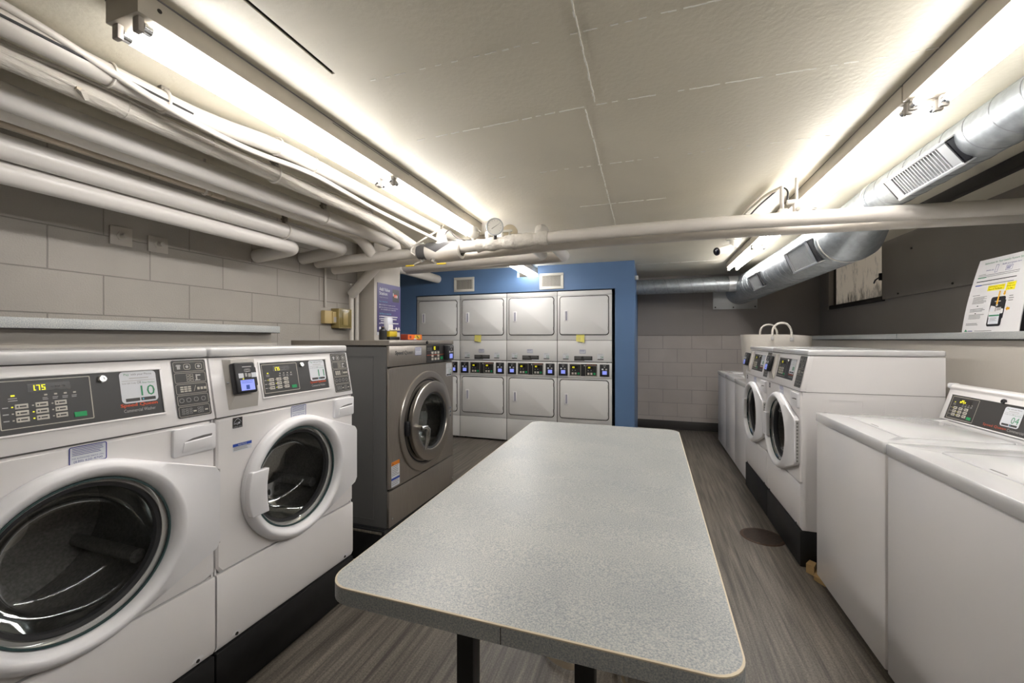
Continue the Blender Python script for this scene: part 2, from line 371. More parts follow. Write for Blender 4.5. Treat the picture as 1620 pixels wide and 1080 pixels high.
def rr2(u0, v0, u1, v1, r, n=5):
    out = []
    for cx, cy, a0 in ((u1 - r, v1 - r, 0), (u0 + r, v1 - r, 90), (u0 + r, v0 + r, 180), (u1 - r, v0 + r, 270)):
        for k in range(n + 1):
            a = R(a0 + 90 * k / n); out.append((cx + r * math.cos(a), cy + r * math.sin(a)))
    return out
def fillet(pts, rad, n=8):
    pts = [Vector(p) for p in pts]; out = [pts[0]]
    for k in range(1, len(pts) - 1):
        a, b, c = pts[k - 1], pts[k], pts[k + 1]
        d = min(rad, (a - b).length * 0.49, (c - b).length * 0.49)
        p0 = b + (a - b).normalized() * d; p1 = b + (c - b).normalized() * d
        for j in range(n + 1):
            t = j / n; out.append(p0 * (1 - t) ** 2 + b * 2 * t * (1 - t) + p1 * t * t)
    out.append(pts[-1]); return out
def thing(name, label, cat, loc=(0, 0, 0), rz=0.0, group=None):
    o = bpy.data.objects.new(name, None); C.objects.link(o); o.empty_display_size = 0.1
    o.location = loc; o.rotation_euler = (0, 0, R(rz)); o['label'] = label; o['category'] = cat
    if group: o['group'] = group
    return o
def tag(o, label, cat, group=None):
    o['label'] = label; o['category'] = cat
    if group: o['group'] = group
    return o
def struct(mb, name, parent=None):
    o = mb.build(name, parent)
    if parent is None: o['kind'] = 'structure'
    return o

# ------------------------------------------------------------------ the room
ZC = 2.25                                             # ceiling height
YB, YF, XL, XR = 6.48, -1.6, -2.70, 2.15              # back wall, wall behind the camera, left and right walls
XA = -4.0                                             # alcove beside the blue dryer wall
mb = MB(); mb.box(XA - .1, YF - .1, -.06, XR + .1, YB + .1, 0, 'floor'); struct(mb, 'floor')
# ceiling slab around an open slot
mb = MB(); sx0, sx1, sy0, sy1 = -1.056, -1.042, 0.05, 1.158
mb.box(XA - .1, YF - .1, ZC, sx0, YB + .1, ZC + .08, 'ceil'); mb.box(sx1, YF - .1, ZC, XR + .1, YB + .1, ZC + .08, 'ceil')
mb.box(sx0, YF - .1, ZC, sx1, sy0, ZC + .08, 'ceil'); mb.box(sx0, sy1, ZC, sx1, YB + .1, ZC + .08, 'ceil')
mb.box(sx0 - .01, sy0 - .01, ZC + .081, sx1 + .01, sy1 + .01, ZC + .09, 'slot')
mb.box(sx0 + .0002, sy0, ZC + .004, sx0 + .001, sy1, ZC + .08, 'slot'); mb.box(sx1 - .001, sy0, ZC + .004, sx1 - .0002, sy1, ZC + .08, 'slot')
def ridge(p, q, wd, dens=1.0, step=0.02):
    p = Vector(p); q = Vector(q); n = max(2, int((q - p).length / step)); d = (q - p) / n; s = Vector((-d.y, d.x, 0)).normalized()
    for k in range(n):
        if random.random() > dens: continue
        a = p + d * k; b = a + d * 1.1; wv = wd * (0.55 + 0.9 * random.random()); j = s * (random.random() - .5) * 0.003
        mb.prism([a - s * wv + j, b - s * wv + j, b + s * wv + j, a + s * wv + j], (0, 0, -.0025), 'crack')
ridge((-.205, .2, ZC), (-.203, 1.617, ZC), .002, 1.0); ridge((-.245, 1.64, ZC), (-.262, 3.42, ZC), .002, .8)
ridge((-1.03, 1.668, ZC), (-.25, 1.640, ZC), .0017, .75); ridge((-.2, 1.64, ZC), (1.08, 1.673, ZC), .0014, .55)
ridge((-.48, 2.863, ZC), (.1, 2.87, ZC), .0018, .9); ridge((-.95, 1.23, ZC), (.95, 1.25, ZC), .0011, .45); ridge((-.9, 2.2, ZC), (1.0, 2.23, ZC), .001, .3)
ridge((-.15, 5.3, ZC), (.75, 5.3, ZC), .003, .9)
struct(mb, 'ceiling')
mb = MB(); mb.box(XL - .15, YF, 0, XL, 3.72, ZC, 'wallL'); struct(mb, 'wall_left')
mb = MB(); mb.box(XA - .1, 3.60, 0, XL - .15, 3.72, ZC, 'col'); mb.box(XA - .1, 3.72, 0, XA, YB, ZC, 'col'); struct(mb, 'wall_alcove')
mb = MB(); mb.box(XL, 3.29, 0, -2.5, 3.72, ZC, 'col', .004); struct(mb, 'wall_column')
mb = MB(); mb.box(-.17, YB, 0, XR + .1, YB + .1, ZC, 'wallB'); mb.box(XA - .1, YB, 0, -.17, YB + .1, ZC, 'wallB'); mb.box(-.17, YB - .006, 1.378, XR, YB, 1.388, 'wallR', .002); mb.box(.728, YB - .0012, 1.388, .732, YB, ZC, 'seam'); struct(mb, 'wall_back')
mb = MB(); mb.box(XA - .1, YF - .1, 0, XR + .1, YF, ZC, 'chase'); struct(mb, 'wall_front')
WY0, WY1, WZ = 4.88, 6.17, 1.705                       # window opening in the right wall
mb = MB(); mb.box(XR, YF, 0, XR + .1, YB, WZ, 'wallR'); mb.box(XR, YF, WZ, XR + .1, WY0, ZC, 'wallR'); mb.box(XR, WY1, WZ, XR + .1, YB, ZC, 'wallR')
struct(mb, 'wall_right')
mb = MB(); mb.box(XR - .028, 3.05, WZ, XR, WY0 - .01, ZC, 'wallR', .003); mb.box(XR - .030, YF, WZ + .02, XR, 3.045, ZC, 'wallR', .003)
for y, z in ((4.6, WZ + .03), (3.9, WZ + .03), (3.3, WZ + .03), (4.4, 2.1)): mb.cyl((XR - .028, y, z), (XR - .034, y, z), .008, 'iron', 8)
struct(mb, 'trim_1')
mb = MB(); mb.box(XL, YF, 0, -2.24, 1.985, 1.30, 'chase'); mb.box(XL, YF, 1.30, -2.26, 1.96, 1.36, 'chase', .003); struct(mb, 'trim_2')   # boxed ledge behind the left washers
mb = MB(); mb.box(1.63, YF, 0, XR, YB, 1.318, 'chase', .003); struct(mb, 'trim_3')   # boxed ledge behind the right washers
mb = MB(); mb.box(-.17, YB - .012, 0, 1.63, YB, .125, 'baseb', .003); struct(mb, 'baseboard_back')
# window
win = bpy.data.objects.new('window_1', None); C.objects.link(win); win['kind'] = 'structure'
mb = MB(); t = .05
mb.box(XR - .005, WY0 + .001, WZ, XR + .09, WY0 + t, ZC, 'iron', .003); mb.box(XR - .03, WY1 - .07, WZ - .015, XR + .09, WY1, ZC, 'wallR', .004)
mb.box(XR + .02, WY1 - .09, WZ, XR + .06, WY1 - .071, ZC, 'iron', .003)
mb.box(XR - .03, WY0, WZ - .012, XR + .09, WY1 - .07, WZ + .035, 'iron', .006)
mb.build('window_frame', win)
mb = MB(); mb.box(XR + .04, WY0 + t, WZ + .036, XR + .05, WY1 - .092, ZC, 'pane'); mb.build('pane', win)
mb = MB(); mb.box(XR - .02, WY0 + .055, 1.90, XR + .03, WY0 + .08, 1.97, 'black', .004); mb.tube([(XR - .015, WY0 + .07, 1.93), (XR - .03, WY0 + .11, 1.91), (XR - .02, WY0 + .16, 1.885)], .007, 'black', 8); mb.build('latch', win)

# blue dryer wall
YW = 5.0
mb = MB(); NX0, NX1, NZ = -3.105, -.39, 1.93; BX1 = -.17; nx0, nx1, nz = -1.614, -1.338, 2.118
T = .10
mb.box(XA, YW, 0, NX0, YW + T, ZC, 'bluewall'); mb.box(NX1, YW, 0, BX1, YW + T, ZC, 'bluewall')
mb.box(NX0, YW, NZ, NX1, YW + T, nz, 'bluewall'); mb.box(NX0, YW, nz, nx0, YW + T, ZC, 'bluewall'); mb.box(nx1, YW, nz, NX1, YW + T, ZC, 'bluewall')
mb.box(BX1 - .1, YW + T, 0, BX1, YB, ZC, 'bluewall')
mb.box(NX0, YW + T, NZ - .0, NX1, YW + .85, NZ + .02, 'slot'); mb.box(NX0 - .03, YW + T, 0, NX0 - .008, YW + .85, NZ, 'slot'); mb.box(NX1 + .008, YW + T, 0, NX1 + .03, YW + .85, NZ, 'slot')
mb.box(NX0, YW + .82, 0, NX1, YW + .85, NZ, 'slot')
struct(mb, 'wall_blue')

# ------------------------------------------------------------------ fluorescent lights
def light(label, x, y0, y1, joints, end=True):
    """two lamps side by side on a shallow channel under the ceiling; joints = ends of the tubes along y"""
    t = thing('ceiling_light', label, 'ceiling light', (x, y0, ZC), 0, 'strip lights on the ceiling')
    L = y1 - y0
    mb = MB(); mb.box(-.068, 0, -.066, .068, L, -.001, 'housing', .003)
    mb.box(-.070, .0, -.004, .070, L, 0, 'seam'); mb.cyl((.0685, .05, -.03), (.070, .05, -.03), .006, 'iron', 8)
    mb.box(.0675, L * .3, -.012, .0692, L * .55, -.009, 'seam'); mb.box(.0675, L * .75, -.012, .0692, L * .86, -.009, 'seam')
    mb.build('housing', t)
    for a, b in joints:
        for s in (-.043, .043):
            mb = MB(); mb.cyl((s, a - y0 + .035, -.086), (s, b - y0 - .035, -.086), .0145, 'tube', 12)
            for q, e in ((a - y0 + .018, a - y0 + .038), (b - y0 - .038, b - y0 - .018)): mb.cyl((s, q, -.086), (s, e, -.086), .0150, 'chrome', 12)
            mb.build('tube', t)
            for q in (a - y0 + .003, b - y0 - .018):
                mb = MB(); mb.box(s - .013, q, -.106, s + .013, q + .015, -.066, 'holder', .003); mb.build('lampholder', t)
    return t
light('near strip light above the front-load washers on the left, two tubes wide', -1.343, .705, 3.03, [(.71, 1.865), (1.865, 3.02)])
light('strip light whose far end runs through a notch in the blue wall', -1.462, 3.36, 5.85, [(3.37, 5.84)])
light('nearest of the strip lights on the right, cut off by the frame corner', .942, -.56, 1.868, [(-.55, .66), (.66, 1.865)])  # unseen tube pair behind the camera is added to fill the foreground with light
light('long strip light on the right crossing above the white pipes', .942, 1.875, 4.265, [(1.876, 3.07), (3.07, 4.262)])
light('short far strip light on the right beside the security camera', .942, 4.272, 5.50, [(4.275, 5.495)])

# ------------------------------------------------------------------ left pipes
def hanger(par, x, y, z, r, name='hanger'):
    mb = MB(); mb.cyl((x, y, z + r), (x, y, ZC), .005, 'rust', 8)
    mb.tube([(x + (r + .003) * math.cos(a), y, z + (r + .003) * math.sin(a)) for a in [2 * math.pi * k / 20 for k in range(21)]], .005, 'pipe', 6)
    mb.box(x - .011, y - .013, z + r, x + .011, y + .013, z + r + .045, 'rust', .003); mb.cyl((x - .02, y, z + r + .025), (x + .02, y, z + r + .025), .006, 'rust', 8)
    return mb.build(name, par)
def ring(par, p, ax, r, name, m='pipe', rt=.004):
    p = Vector(p); ax = Vector(ax).normalized(); up = Vector((0, 0, 1)); u = ax.cross(up).normalized(); v = ax.cross(u)
    mb = MB(); mb.tube([p + (u * math.cos(a) + v * math.sin(a)) * r for a in [2 * math.pi * k / 24 for k in range(25)]], rt, m, 6)
    return mb.build(name, par)
def pipe(label, pts, r, m, fil=.09, n=20, group='overhead pipes', name='pipe'):
    t = thing(name, label, 'pipe', pts[0], 0, group)
    o = Vector(pts[0]); mb = MB(); mb.tube([p - o for p in fillet(pts, fil)], r, m, n); mb.build('pipe_run', t); t['r'] = r
    del t['r']
    return t
Z = CAMZ
pA = pipe('thick white pipe lowest but one along the left wall, elbow end turned to the wall', [(-2.25, YF, Z + .707), (-2.25, 2.62, Z + .707), (-2.69, 2.62, Z + .66)], .047, 'pipepvc', .12, 28)
pB = pipe('lowest white pipe along the left wall, tucked under its neighbour', [(-2.31, YF, Z + .632), (-2.31, 2.21, Z + .632), (-2.69, 2.21, Z + .60)], .046, 'pipepvc', .11, 28)
pC = pipe('thin beige pipe ending in a cap above the two lowest white pipes', [(-2.17, YF, Z + .764), (-2.17, 1.58, Z + .764)], .0125, 'pipebeige')
mb = MB(); mb.cyl((0, 3.12, 0), (0, 3.19, 0), .0175, 'pipebeige', 16); mb.build('end_cap', pC)
pD = pipe('fat smooth white pipe in the middle of the left bundle, bending down at its end', [(-2.0, YF, Z + .795), (-2.0, 2.90, Z + .795), (-1.98, 2.90, Z + .70), (-1.97, 2.80, Z + .675)], .044, 'pipepvc', .08, 28)
pE = pipe('white pipe hidden partly behind the fat smooth one, dropping into the cross pipe', [(-2.1, YF, Z + .794), (-2.1, 2.58, Z + .794), (-2.1, 2.74, Z + .68)], .043, 'pipe', .10)
pF = pipe('canvas wrapped wrinkled pipe with a torn flap near the frame edge', [(-1.8, YF, Z + .841), (-1.8, 2.25, Z + .835), (-1.78, 2.66, Z + .77), (-1.70, 2.75, Z + .70)], .0385, 'wrap', .15)
pG = pipe('white painted pipe highest on the left, kinked beside the strip light', [(-1.70, YF, Z + .878), (-1.70, 1.16, Z + .878), (-1.605, 1.42, Z + .878), (-1.60, 3.35, Z + .872)], .036, 'pipe', .12)
pH = pipe('thin white conduit that crosses the kinked pipe and droops towards the valve', [(-1.665, YF, Z + .918), (-1.665, .62, Z + .915), (-1.655, 1.02, Z + .835), (-1.655, 1.30, Z + .822), (-1.585, 1.60, Z + .825), (-1.60, 2.1, Z + .80), (-1.50, 2.70, Z + .74)], .0115, 'pipe', .12, 12)
def rel(par, x, y, z): return Vector((x, y, z)) - par.location
# canvas flap and wrap folds
mb = MB(); y = .80 - YF
mb.prism([(.030, y, -.020), (.050, y + .012, -.036), (.034, y + .03, -.052), (.012, y + .035, -.040)], (.004, .01, .006), 'wrap'); mb.box(.034, y + .004, -.030, .046, y + .016, -.022, 'tan'); mb.build('torn_flap', pF)
for k, yy in enumerate((.95, 1.25, 2.3)): ring(pF, rel(pF, -1.8, yy, Z + .840), (0, 1, .05), .041, 'tie_wrap', 'wrap', .0028)
mb = MB()
for a0, ph in ((.4, 0), (-.3, 2), (.9, 4)):
    pts = []
    for k in range(60):
        yy = -.2 + k * .042 - YF; a = a0 + .25 * math.sin(k * .31 + ph) - .25; pts.append((.0400 * math.cos(a), yy, .0400 * math.sin(a)))
    mb.tube(pts, .0045, 'wrap', 5)
mb.build('wrap_fold', pF)
for yy in (.86, 1.42, 1.63): ring(pG, rel(pG, -1.70 if yy < 1.2 else -1.607, yy, Z + .878), (0, 1, 0), .040, 'tie_wrap', 'pipe', .004)
mb = MB(); mb.tube([rel(pG, -1.662, YF + .0, Z + .885), rel(pG, -1.660, .5, Z + .878), rel(pG, -1.664, 1.1, Z + .868)], .004, 'cable', 6); mb.build('cable', pG)
def hang(par, x, y, z, r):
    mb = MB(); o = par.location
    def q(*p): return tuple(Vector(p) - o)
    mb.cyl(q(x, y, z + r), q(x, y, ZC - .001), .0055, 'pipe', 8)
    mb.tube([q(x + (r + .004) * math.cos(a), y, z + (r + .004) * math.sin(a)) for a in [2 * math.pi * k / 20 for k in range(21)]], .006, 'pipe', 6)
    mb.loc(Matrix.Translation(-o)); mb.box(x - .012, y - .014, z + r, x + .012, y + .014, z + r + .05, 'rust', .003); mb.cyl((x - .028, y, z + r + .03), (x + .022, y, z + r + .03), .007, 'rust', 8)
    return mb.build('hanger', par)
hang(pA, -2.25, 2.05, Z + .707, .048); hang(pC, -2.17, 1.49, Z + .764, .013); hang(pD, -2.0, 2.12, Z + .795, .044); hang(pF, -1.8, 1.58, Z + .838, .039); hang(pG, -1.70, 1.02, Z + .878, .036)
# cross pipes
c1 = [(2.12, 2.75, Z + .655), (1.31, 2.75, Z + .680), (.5, 2.75, Z + .702), (-.1, 2.75, Z + .708), (-.72, 2.75, Z + .700), (-1.3, 2.75, Z + .682), (-1.69, 2.75, Z + .668), (-2.1, 2.75, Z + .655), (-2.66, 2.75, Z + .645)]
P1 = pipe('upper of the two long white pipes crossing the room, with gauge and valves', c1, .041, 'pipe', .25, 24)
def P1m(): return MB(Matrix.Translation(-P1.location))
c2 = [(2.12, 2.90, Z + .648), (1.31, 2.90, Z + .668), (.5, 2.90, Z + .684), (-.4, 2.90, Z + .686), (-1.3, 2.90, Z + .662), (-1.9, 2.90, Z + .640), (-2.62, 2.90, Z + .612)]
P2 = pipe('lower of the two long white pipes crossing the room, just behind its twin', c2, .040, 'pipe', .25, 24)
P4 = pipe('white pipe looping from the crossing pipe back and left, nearest the blue wall', [(-.717, 2.78, Z + .73), (-.717, 2.80, Z + .755), (-.717, 3.62, Z + .740), (-2.35, 3.62, Z + .715)], .047, 'pipepvc', .06, 24)
P3 = pipe('white pipe looping back and left, between the crossing pipes and the blue wall', [(-.865, 2.92, Z + .72), (-.865, 2.94, Z + .735), (-.865, 3.42, Z + .725), (-2.25, 3.42, Z + .700)], .045, 'pipepvc', .06, 24)
# tape-wrapped stretch, tee and lumps
mb = P1m(); pts = []; rs = []
for k in range(30):
    x = -.66 - .53 * k / 29; pts.append((x, 2.75, Z + .700 - .018 * max(0, (-x - .72)) / .5)); rs.append(.046 + .005 * math.sin(k * .9) + (.010 if 10 < k < 15 else 0))
mb.tube(pts, rs, 'wrap', 20); mb.build('tape_wrap', P1)
mb = P1m(); mb.lathe([(.001, -.05), (.025, -.045), (.044, -.02), (.049, .005), (.045, .03), (.03, .06)], (-.715, 2.77, Z + .755), (.25, .75, -.35), 'wrap', 20); mb.build('elbow', P1)
# gauge
g0 = Vector((-1.037, 2.70, Z + .797))
mb = P1m(); ax = Vector((.28, -1, -.12)).normalized()
mb.lathe([(.001, -.034), (.055, -.034), (.060, -.028), (.062, .0), (.060, .006), (.054, .006), (.053, .002)], g0, ax, 'galv2', 40)
mb.cyl((-1.04, 2.72, Z + .74), (-1.04, 2.715, Z + .71), .011, 'iron', 12); gg = mb.build('pressure_gauge', P1)
mb = P1m(); up = Vector((0, 0, 1)); u = up.cross(ax).normalized(); v = ax.cross(u)
mb.loc(Matrix.Translation(g0) @ Matrix((( -u.x, v.x, ax.x, 0), (-u.y, v.y, ax.y, 0), (-u.z, v.z, ax.z, 0), (0, 0, 0, 1))))
mb.loc(Matrix.Translation(g0) @ Matrix(((u.x, v.x, ax.x, 0), (u.y, v.y, ax.y, 0), (u.z, v.z, ax.z, 0), (0, 0, 0, 1))))
mb.disc(0, 0, .0535, .0015, 'face', 40)
for k in range(11):
    a = R(220 - 26 * k); c, s = math.cos(a), math.sin(a)
    mb.face([(c * .040 - s * .0008, s * .040 + c * .0008, .002), (c * .040 + s * .0008, s * .040 - c * .0008, .002), (c * .047 + s * .0008, s * .047 - c * .0008, .002), (c * .047 - s * .0008, s * .047 + c * .0008, .002)], 'seam')
a = R(33); c, s = math.cos(a), math.sin(a)
mb.face([(-c * .026 - s * .002, -s * .026 + c * .002, .003), (-c * .026 + s * .002, -s * .026 - c * .002, .003), (c * .040 + s * .0005, s * .040 - c * .0005, .003), (c * .040 - s * .0005, s * .040 + c * .0005, .003)], 'black')
mb.build('dial', gg)
# second gauge facing away, with its bracket
mb = MB(Matrix.Translation(-P2.location)); mb.lathe([(.001, -.012), (.056, -.012), (.06, .0), (.056, .03), (.001, .03)], (-.985, 2.88, Z + .792), (.3, -1, 0), 'tan', 36)
mb.box(-1.035, 2.80, Z + .782, -.945, 2.815, Z + .797, 'vent'); mb.cyl((-1.02, 2.81, Z + .785), (-1.02, 2.82, Z + .70), .008, 'vent', 8); mb.cyl((-.965, 2.81, Z + .785), (-.965, 2.82, Z + .70), .008, 'vent', 8); mb.build('gauge_back', P2)
# air vents (two white cups)
for (x, y, pp) in ((-1.225, 2.75, P1), (-1.150, 2.90, P2)):
    mb = MB(Matrix.Translation(-pp.location))
    mb.lathe([(.012, -.05), (.014, -.012), (.030, -.002), (.037, .008), (.037, .030), (.039, .032), (.039, .062), (.035, .068), (.001, .068)], (x, y, Z + .752), (0, 0, 1), 'ventslat', 28); mb.build('air_vent', pp)
# insulated valve: jacket open at the top over dark foam
mb = P1m(); cz = Z + .668; n = 40
def arc(x, r, op):
    return [(x, 2.75 + r * math.sin(a), cz - r * math.cos(a)) for a in [.65 - math.pi + op + (2 * math.pi - 2 * op) * k / n for k in range(n + 1)]]
mb.loft([arc(-1.60, .066, .5), arc(-1.575, .073, .7), arc(-1.50, .075, 1.25), arc(-1.44, .074, .85), arc(-1.38, .072, .35), arc(-1.32, .069, .02), arc(-1.315, .05, .02)], 'pipe', False)
mb.loft([arc(-1.60, .062, .5), arc(-1.575, .069, .7), arc(-1.50, .071, 1.25), arc(-1.44, .070, .85), arc(-1.38, .068, .35), arc(-1.32, .065, .02)], 'pipe', False)
mb.build('valve_jacket', P1)
mb = P1m(); mb.tube([(-1.60, 2.75, cz), (-1.50, 2.75, cz), (-1.34, 2.75, cz)], .0655, 'darkgrey', 24); mb.tube([(-1.68, 2.75, cz), (-1.605, 2.75, cz)], [.052, .060], 'darkgrey', 24); mb.build('foam_lining', P1)
mb = P1m(); mb.lathe([(.048, -.02), (.045, .03), (.030, .085), (.022, .10), (.006, .10), (.006, .135)], (-1.49, 2.75, cz + .05), (0, 0, 1), 'pipe', 24); mb.cyl((-1.49, 2.75, cz + .165), (-1.47, 2.74, cz + .19), .008, 'rust', 8); mb.build('valve_bonnet', P1)
mb = P1m(); mb.tube(fillet([(-1.62, 2.72, cz + .06), (-1.70, 2.70, cz + .05), (-1.72, 2.69, cz - .01), (-1.68, 2.69, cz - .03)], .05), .006, 'pipe', 8)
mb.tube(fillet([(-1.45, 2.72, cz + .10), (-1.40, 2.70, cz + .145), (-1.33, 2.70, cz + .06), (-1.22, 2.72, cz + .055)], .06), .003, 'cable', 6)
mb.tube(fillet([(-1.66, 2.68, cz + .05), (-1.58, 2.68, cz + .09), (-1.51, 2.70, cz + .13)], .05), .007, 'pipe', 8); mb.build('tubing', P1)
for x, sgn in ((-1.62, -1), (-1.53, 1)):
    mb = P1m(); z0 = cz - .085; y0 = 2.68
    mb.cyl((x, y0 + .03, z0 + .02), (x, y0, z0 + .005), .012, 'chrome', 10); mb.prism([(x, y0 - .006, z0 - .006), (x, y0 + .006, z0 - .006), (x, y0 + .006, z0 + .006), (x, y0 - .006, z0 + .006)], (sgn * .05, -.01, -.022), 'rust')
    mb.box(min(x + sgn * .05, x + sgn * .125), y0 - .016, z0 - .034, max(x + sgn * .05, x + sgn * .125), y0 - .004, z0 - .023, 'yellow2', .003); mb.build('valve_handle', P1)
# hanger of the crossing pipe beside the light
mb = P1m(); mb.cyl((.80, 2.75, Z + .73), (.80, 2.75, ZC - .001), .0075, 'pipe', 10); mb.box(.782, 2.73, Z + .715, .822, 2.77, Z + .795, 'pipe', .006); mb.cyl((.802, 2.725, Z + .745), (.802, 2.73, Z + .745), .012, 'rust', 10)
mb.cyl((.735, 2.78, Z + .73), (.735, 2.78, Z + .90), .010, 'pipe', 10); mb.box(.715, 2.76, Z + .72, .765, 2.80, Z + .765, 'pipe', .008); mb.cyl((.75, 2.74, Z + .79), (.79, 2.74, Z + .79), .014, 'pipe', 12); mb.build('hanger', P1)
t = pipe('thin dark cable and white conduit stapled to the ceiling beside the strip light', [(.66, 4.1, ZC - .012), (.66, 3.3, ZC - .012), (.70, 2.95, ZC - .014), (.74, 2.80, ZC - .03)], .009, 'ceil', .1, 10, name='conduit')
mb = MB(Matrix.Translation(-t.location)); mb.tube(fillet([(.69, 3.6, ZC - .02), (.70, 3.15, ZC - .025), (.735, 2.79, ZC - .028), (.765, 2.77, ZC - .06), (.76, 2.77, ZC - .13)], .06), .005, 'cable', 8); mb.build('cable', t)
# pipes at the column
pipe('diagonal white pipe running down to the wall beside the poster column', [(-2.12, 3.06, Z + .77), (-2.30, 3.09, Z + .675), (-2.635, 3.142, Z + .42)], .043, 'pipe', .03)
pipe('white vertical pipe right of the amber guard box, nearer one', [(-2.64, 3.142, Z + .41), (-2.64, 3.142, .02)], .021, 'pipe', .03, 14)
pipe('white vertical pipe in the corner against the poster column', [(-2.655, 3.235, Z + .50), (-2.655, 3.235, .02)], .020, 'pipe', .03, 14)
pipe('slim vertical conduit down the block wall to the cream thermostat', [(-2.689, 2.87, Z + .62), (-2.689, 2.87, Z + .282)], .0095, 'col', .03, 10, name='conduit')
pipe('short grey white pipe passing over the column into the blue wall', [(-2.76, 3.74, Z + .83), (-2.76, 5.0, Z + .83)], .055, 'pipe')

# ------------------------------------------------------------------ ventilation duct
D = thing('ventilation_duct', 'galvanized spiral duct along the right side of the ceiling', 'duct', (1.275, 3.3, ZC))
DM = Matrix.Translation((-1.275, -3.3, -ZC))
def helix(mb, a, b, r, pitch, rt=.0030, m='galv'):
    a = Vector(a); b = Vector(b); ax = (b - a).normalized(); u = ax.cross(Vector((0, 0, 1))).normalized(); v = ax.cross(u)
    n = int((b - a).length / pitch * 28); pts = []
    for k in range(n + 1):
        th = 2 * math.pi * k / 28; pts.append(a + (b - a) * (k / n) + (u * math.cos(th) + v * math.sin(th)) * r)
    mb.tube(pts, rt, m, 5)
NZc, FZc, FX1, FZ1 = Z + .828, Z + .700, 1.20, Z + .672
mb = MB(DM); mb.tube([(1.275, YF, NZc), (1.275, 2.92, NZc)], .096, 'galv', 48); helix(mb, (1.275, YF, NZc), (1.275, 2.92, NZc), .0955, .135, .0028, 'galvseam'); mb.build('narrow_duct', D)
mb = MB(DM); mb.tube([(1.275, 2.90, NZc), (1.275, 2.94, NZc), (1.272, 3.30, FZc), (1.272, 3.36, FZc)], [.099, .099, .181, .181], 'galv', 48)
for q, yy, zz, rr in ((0, 2.935, NZc, .1005), (1, 3.33, FZc, .1825)): mb.tube([(1.273, yy - .008, zz), (1.273, yy + .008, zz)], rr, 'vent', 48)
rd = mb.build('reducer', D)
def cone(y, a):
    f = (y - 2.94) / .36; r = .099 + .082 * f + .0025; zc = NZc + (FZc - NZc) * f; a = R(a); return (1.274 + r * math.cos(a), y, zc + r * math.sin(a))
mb = MB(DM); mb.loft([[cone(3.10 + .028 * i, a) for a in range(-64, -30, 4)] for i in range(5)], 'paper', False)
for i in range(3): mb.loft([[Vector(cone(3.12 + .025 * i + e, a)) + Vector((.0006, 0, -.0008)) for a in range(-60, -38, 4)] for e in (0, .007)], 'greytxt', False)
mb.build('duct_label', rd)
fa, fb = Vector((1.272, 3.34, FZc)), Vector((FX1, YB, FZ1))
mb = MB(DM); mb.tube([fa, fb], .178, 'galv', 56); helix(mb, fa, fb, .178, .105); mb.build('wide_duct', D)
mb = MB(DM); mb.box(.86, YB - .012, Z + .43, 1.42, YB, Z + .90, 'galv2', .002)
for x, z in ((.89, Z + .46), (1.12, Z + .455), (1.39, Z + .46)): mb.cyl((x, YB - .018, z), (x, YB - .01, z), .010, 'iron', 8)
mb.build('wall_flange', D)
ba, bb = Vector((1.19, 5.88, Z + .715)), Vector((-.17, 5.88, Z + .715))
mb = MB(DM); mb.tube([ba, bb], .098, 'galv', 40); helix(mb, ba, bb, .0975, .15, .0028, 'galvseam'); mb.tube([(1.06, 5.88, Z + .715), (.96, 5.88, Z + .715)], .1005, 'galv2', 40); mb.build('branch_duct', D)
def register(c, r, y0, y1, ang, hw, slats, tilt=0):
    """rectangular grille standing on the round duct: c = duct axis at its middle, ang = direction it faces in the xz plane"""
    a = R(ang); n = Vector((math.cos(a), 0, math.sin(a))); s = Vector((-math.sin(a), 0, math.cos(a)))   # outward, across
    base = Matrix(((0, s.x, n.x, c[0]), (1, s.y, n.y, (y0 + y1) / 2), (0, s.z, n.z, c[1]), (0, 0, 0, 1)))
    L = (y1 - y0) / 2; h = r + .018; lo = math.sqrt(max(0, r * r - hw * hw)) - .004
    mb = MB(DM); mb.loc(base); e = .016
    for sg in (-1, 1):
        mb.box(-L, sg * hw - .007, lo - .01, L, sg * hw + .007, h, 'galv2', .002)
        mb.prism([(sg * L, -hw, h)] + [(sg * L, hw * (k / 6 - 1), math.sqrt(r * r - (hw * (k / 6 - 1)) ** 2) - .003) for k in range(13)] + [(sg * L, hw, h)], (-sg * .006, 0, 0), 'black')
        mb.box(sg * L - sg * .06 if sg > 0 else -L, -hw, h - .006, L if sg > 0 else -L + .06, hw, h - .002, 'galv2')
    fr = mb.build('register', D)
    mb = MB(DM); mb.loc(base); x0, x1 = -L + .065, L - .065
    mb.box(x0 - .004, -hw, r - .0, x1 + .004, hw, r + .003, 'iron')
    for k in range(slats):
        x = x0 + (x1 - x0) * (k + .5) / slats; mb.box(x - .0032, -hw, r + .002, x + .0032, hw, h - .004, 'galv2')
    mb.build('slats', fr)
register((1.275, NZc), .096, 2.16, 2.63, 214, .058, 17)
register((1.262, FZc - .004), .178, 3.40, 3.92, 203, .085, 17)
register((1.235, FZc - .016), .178, 4.72, 5.12, 203, .075, 13)
mb = MB(); mb.box(1.745, YF, Z + .862, 1.79, 3.62, ZC - .001, 'iron', .003); tag(mb.build('steel_beam'), 'dark steel bar under the ceiling between the duct and the right wall', 'beam')

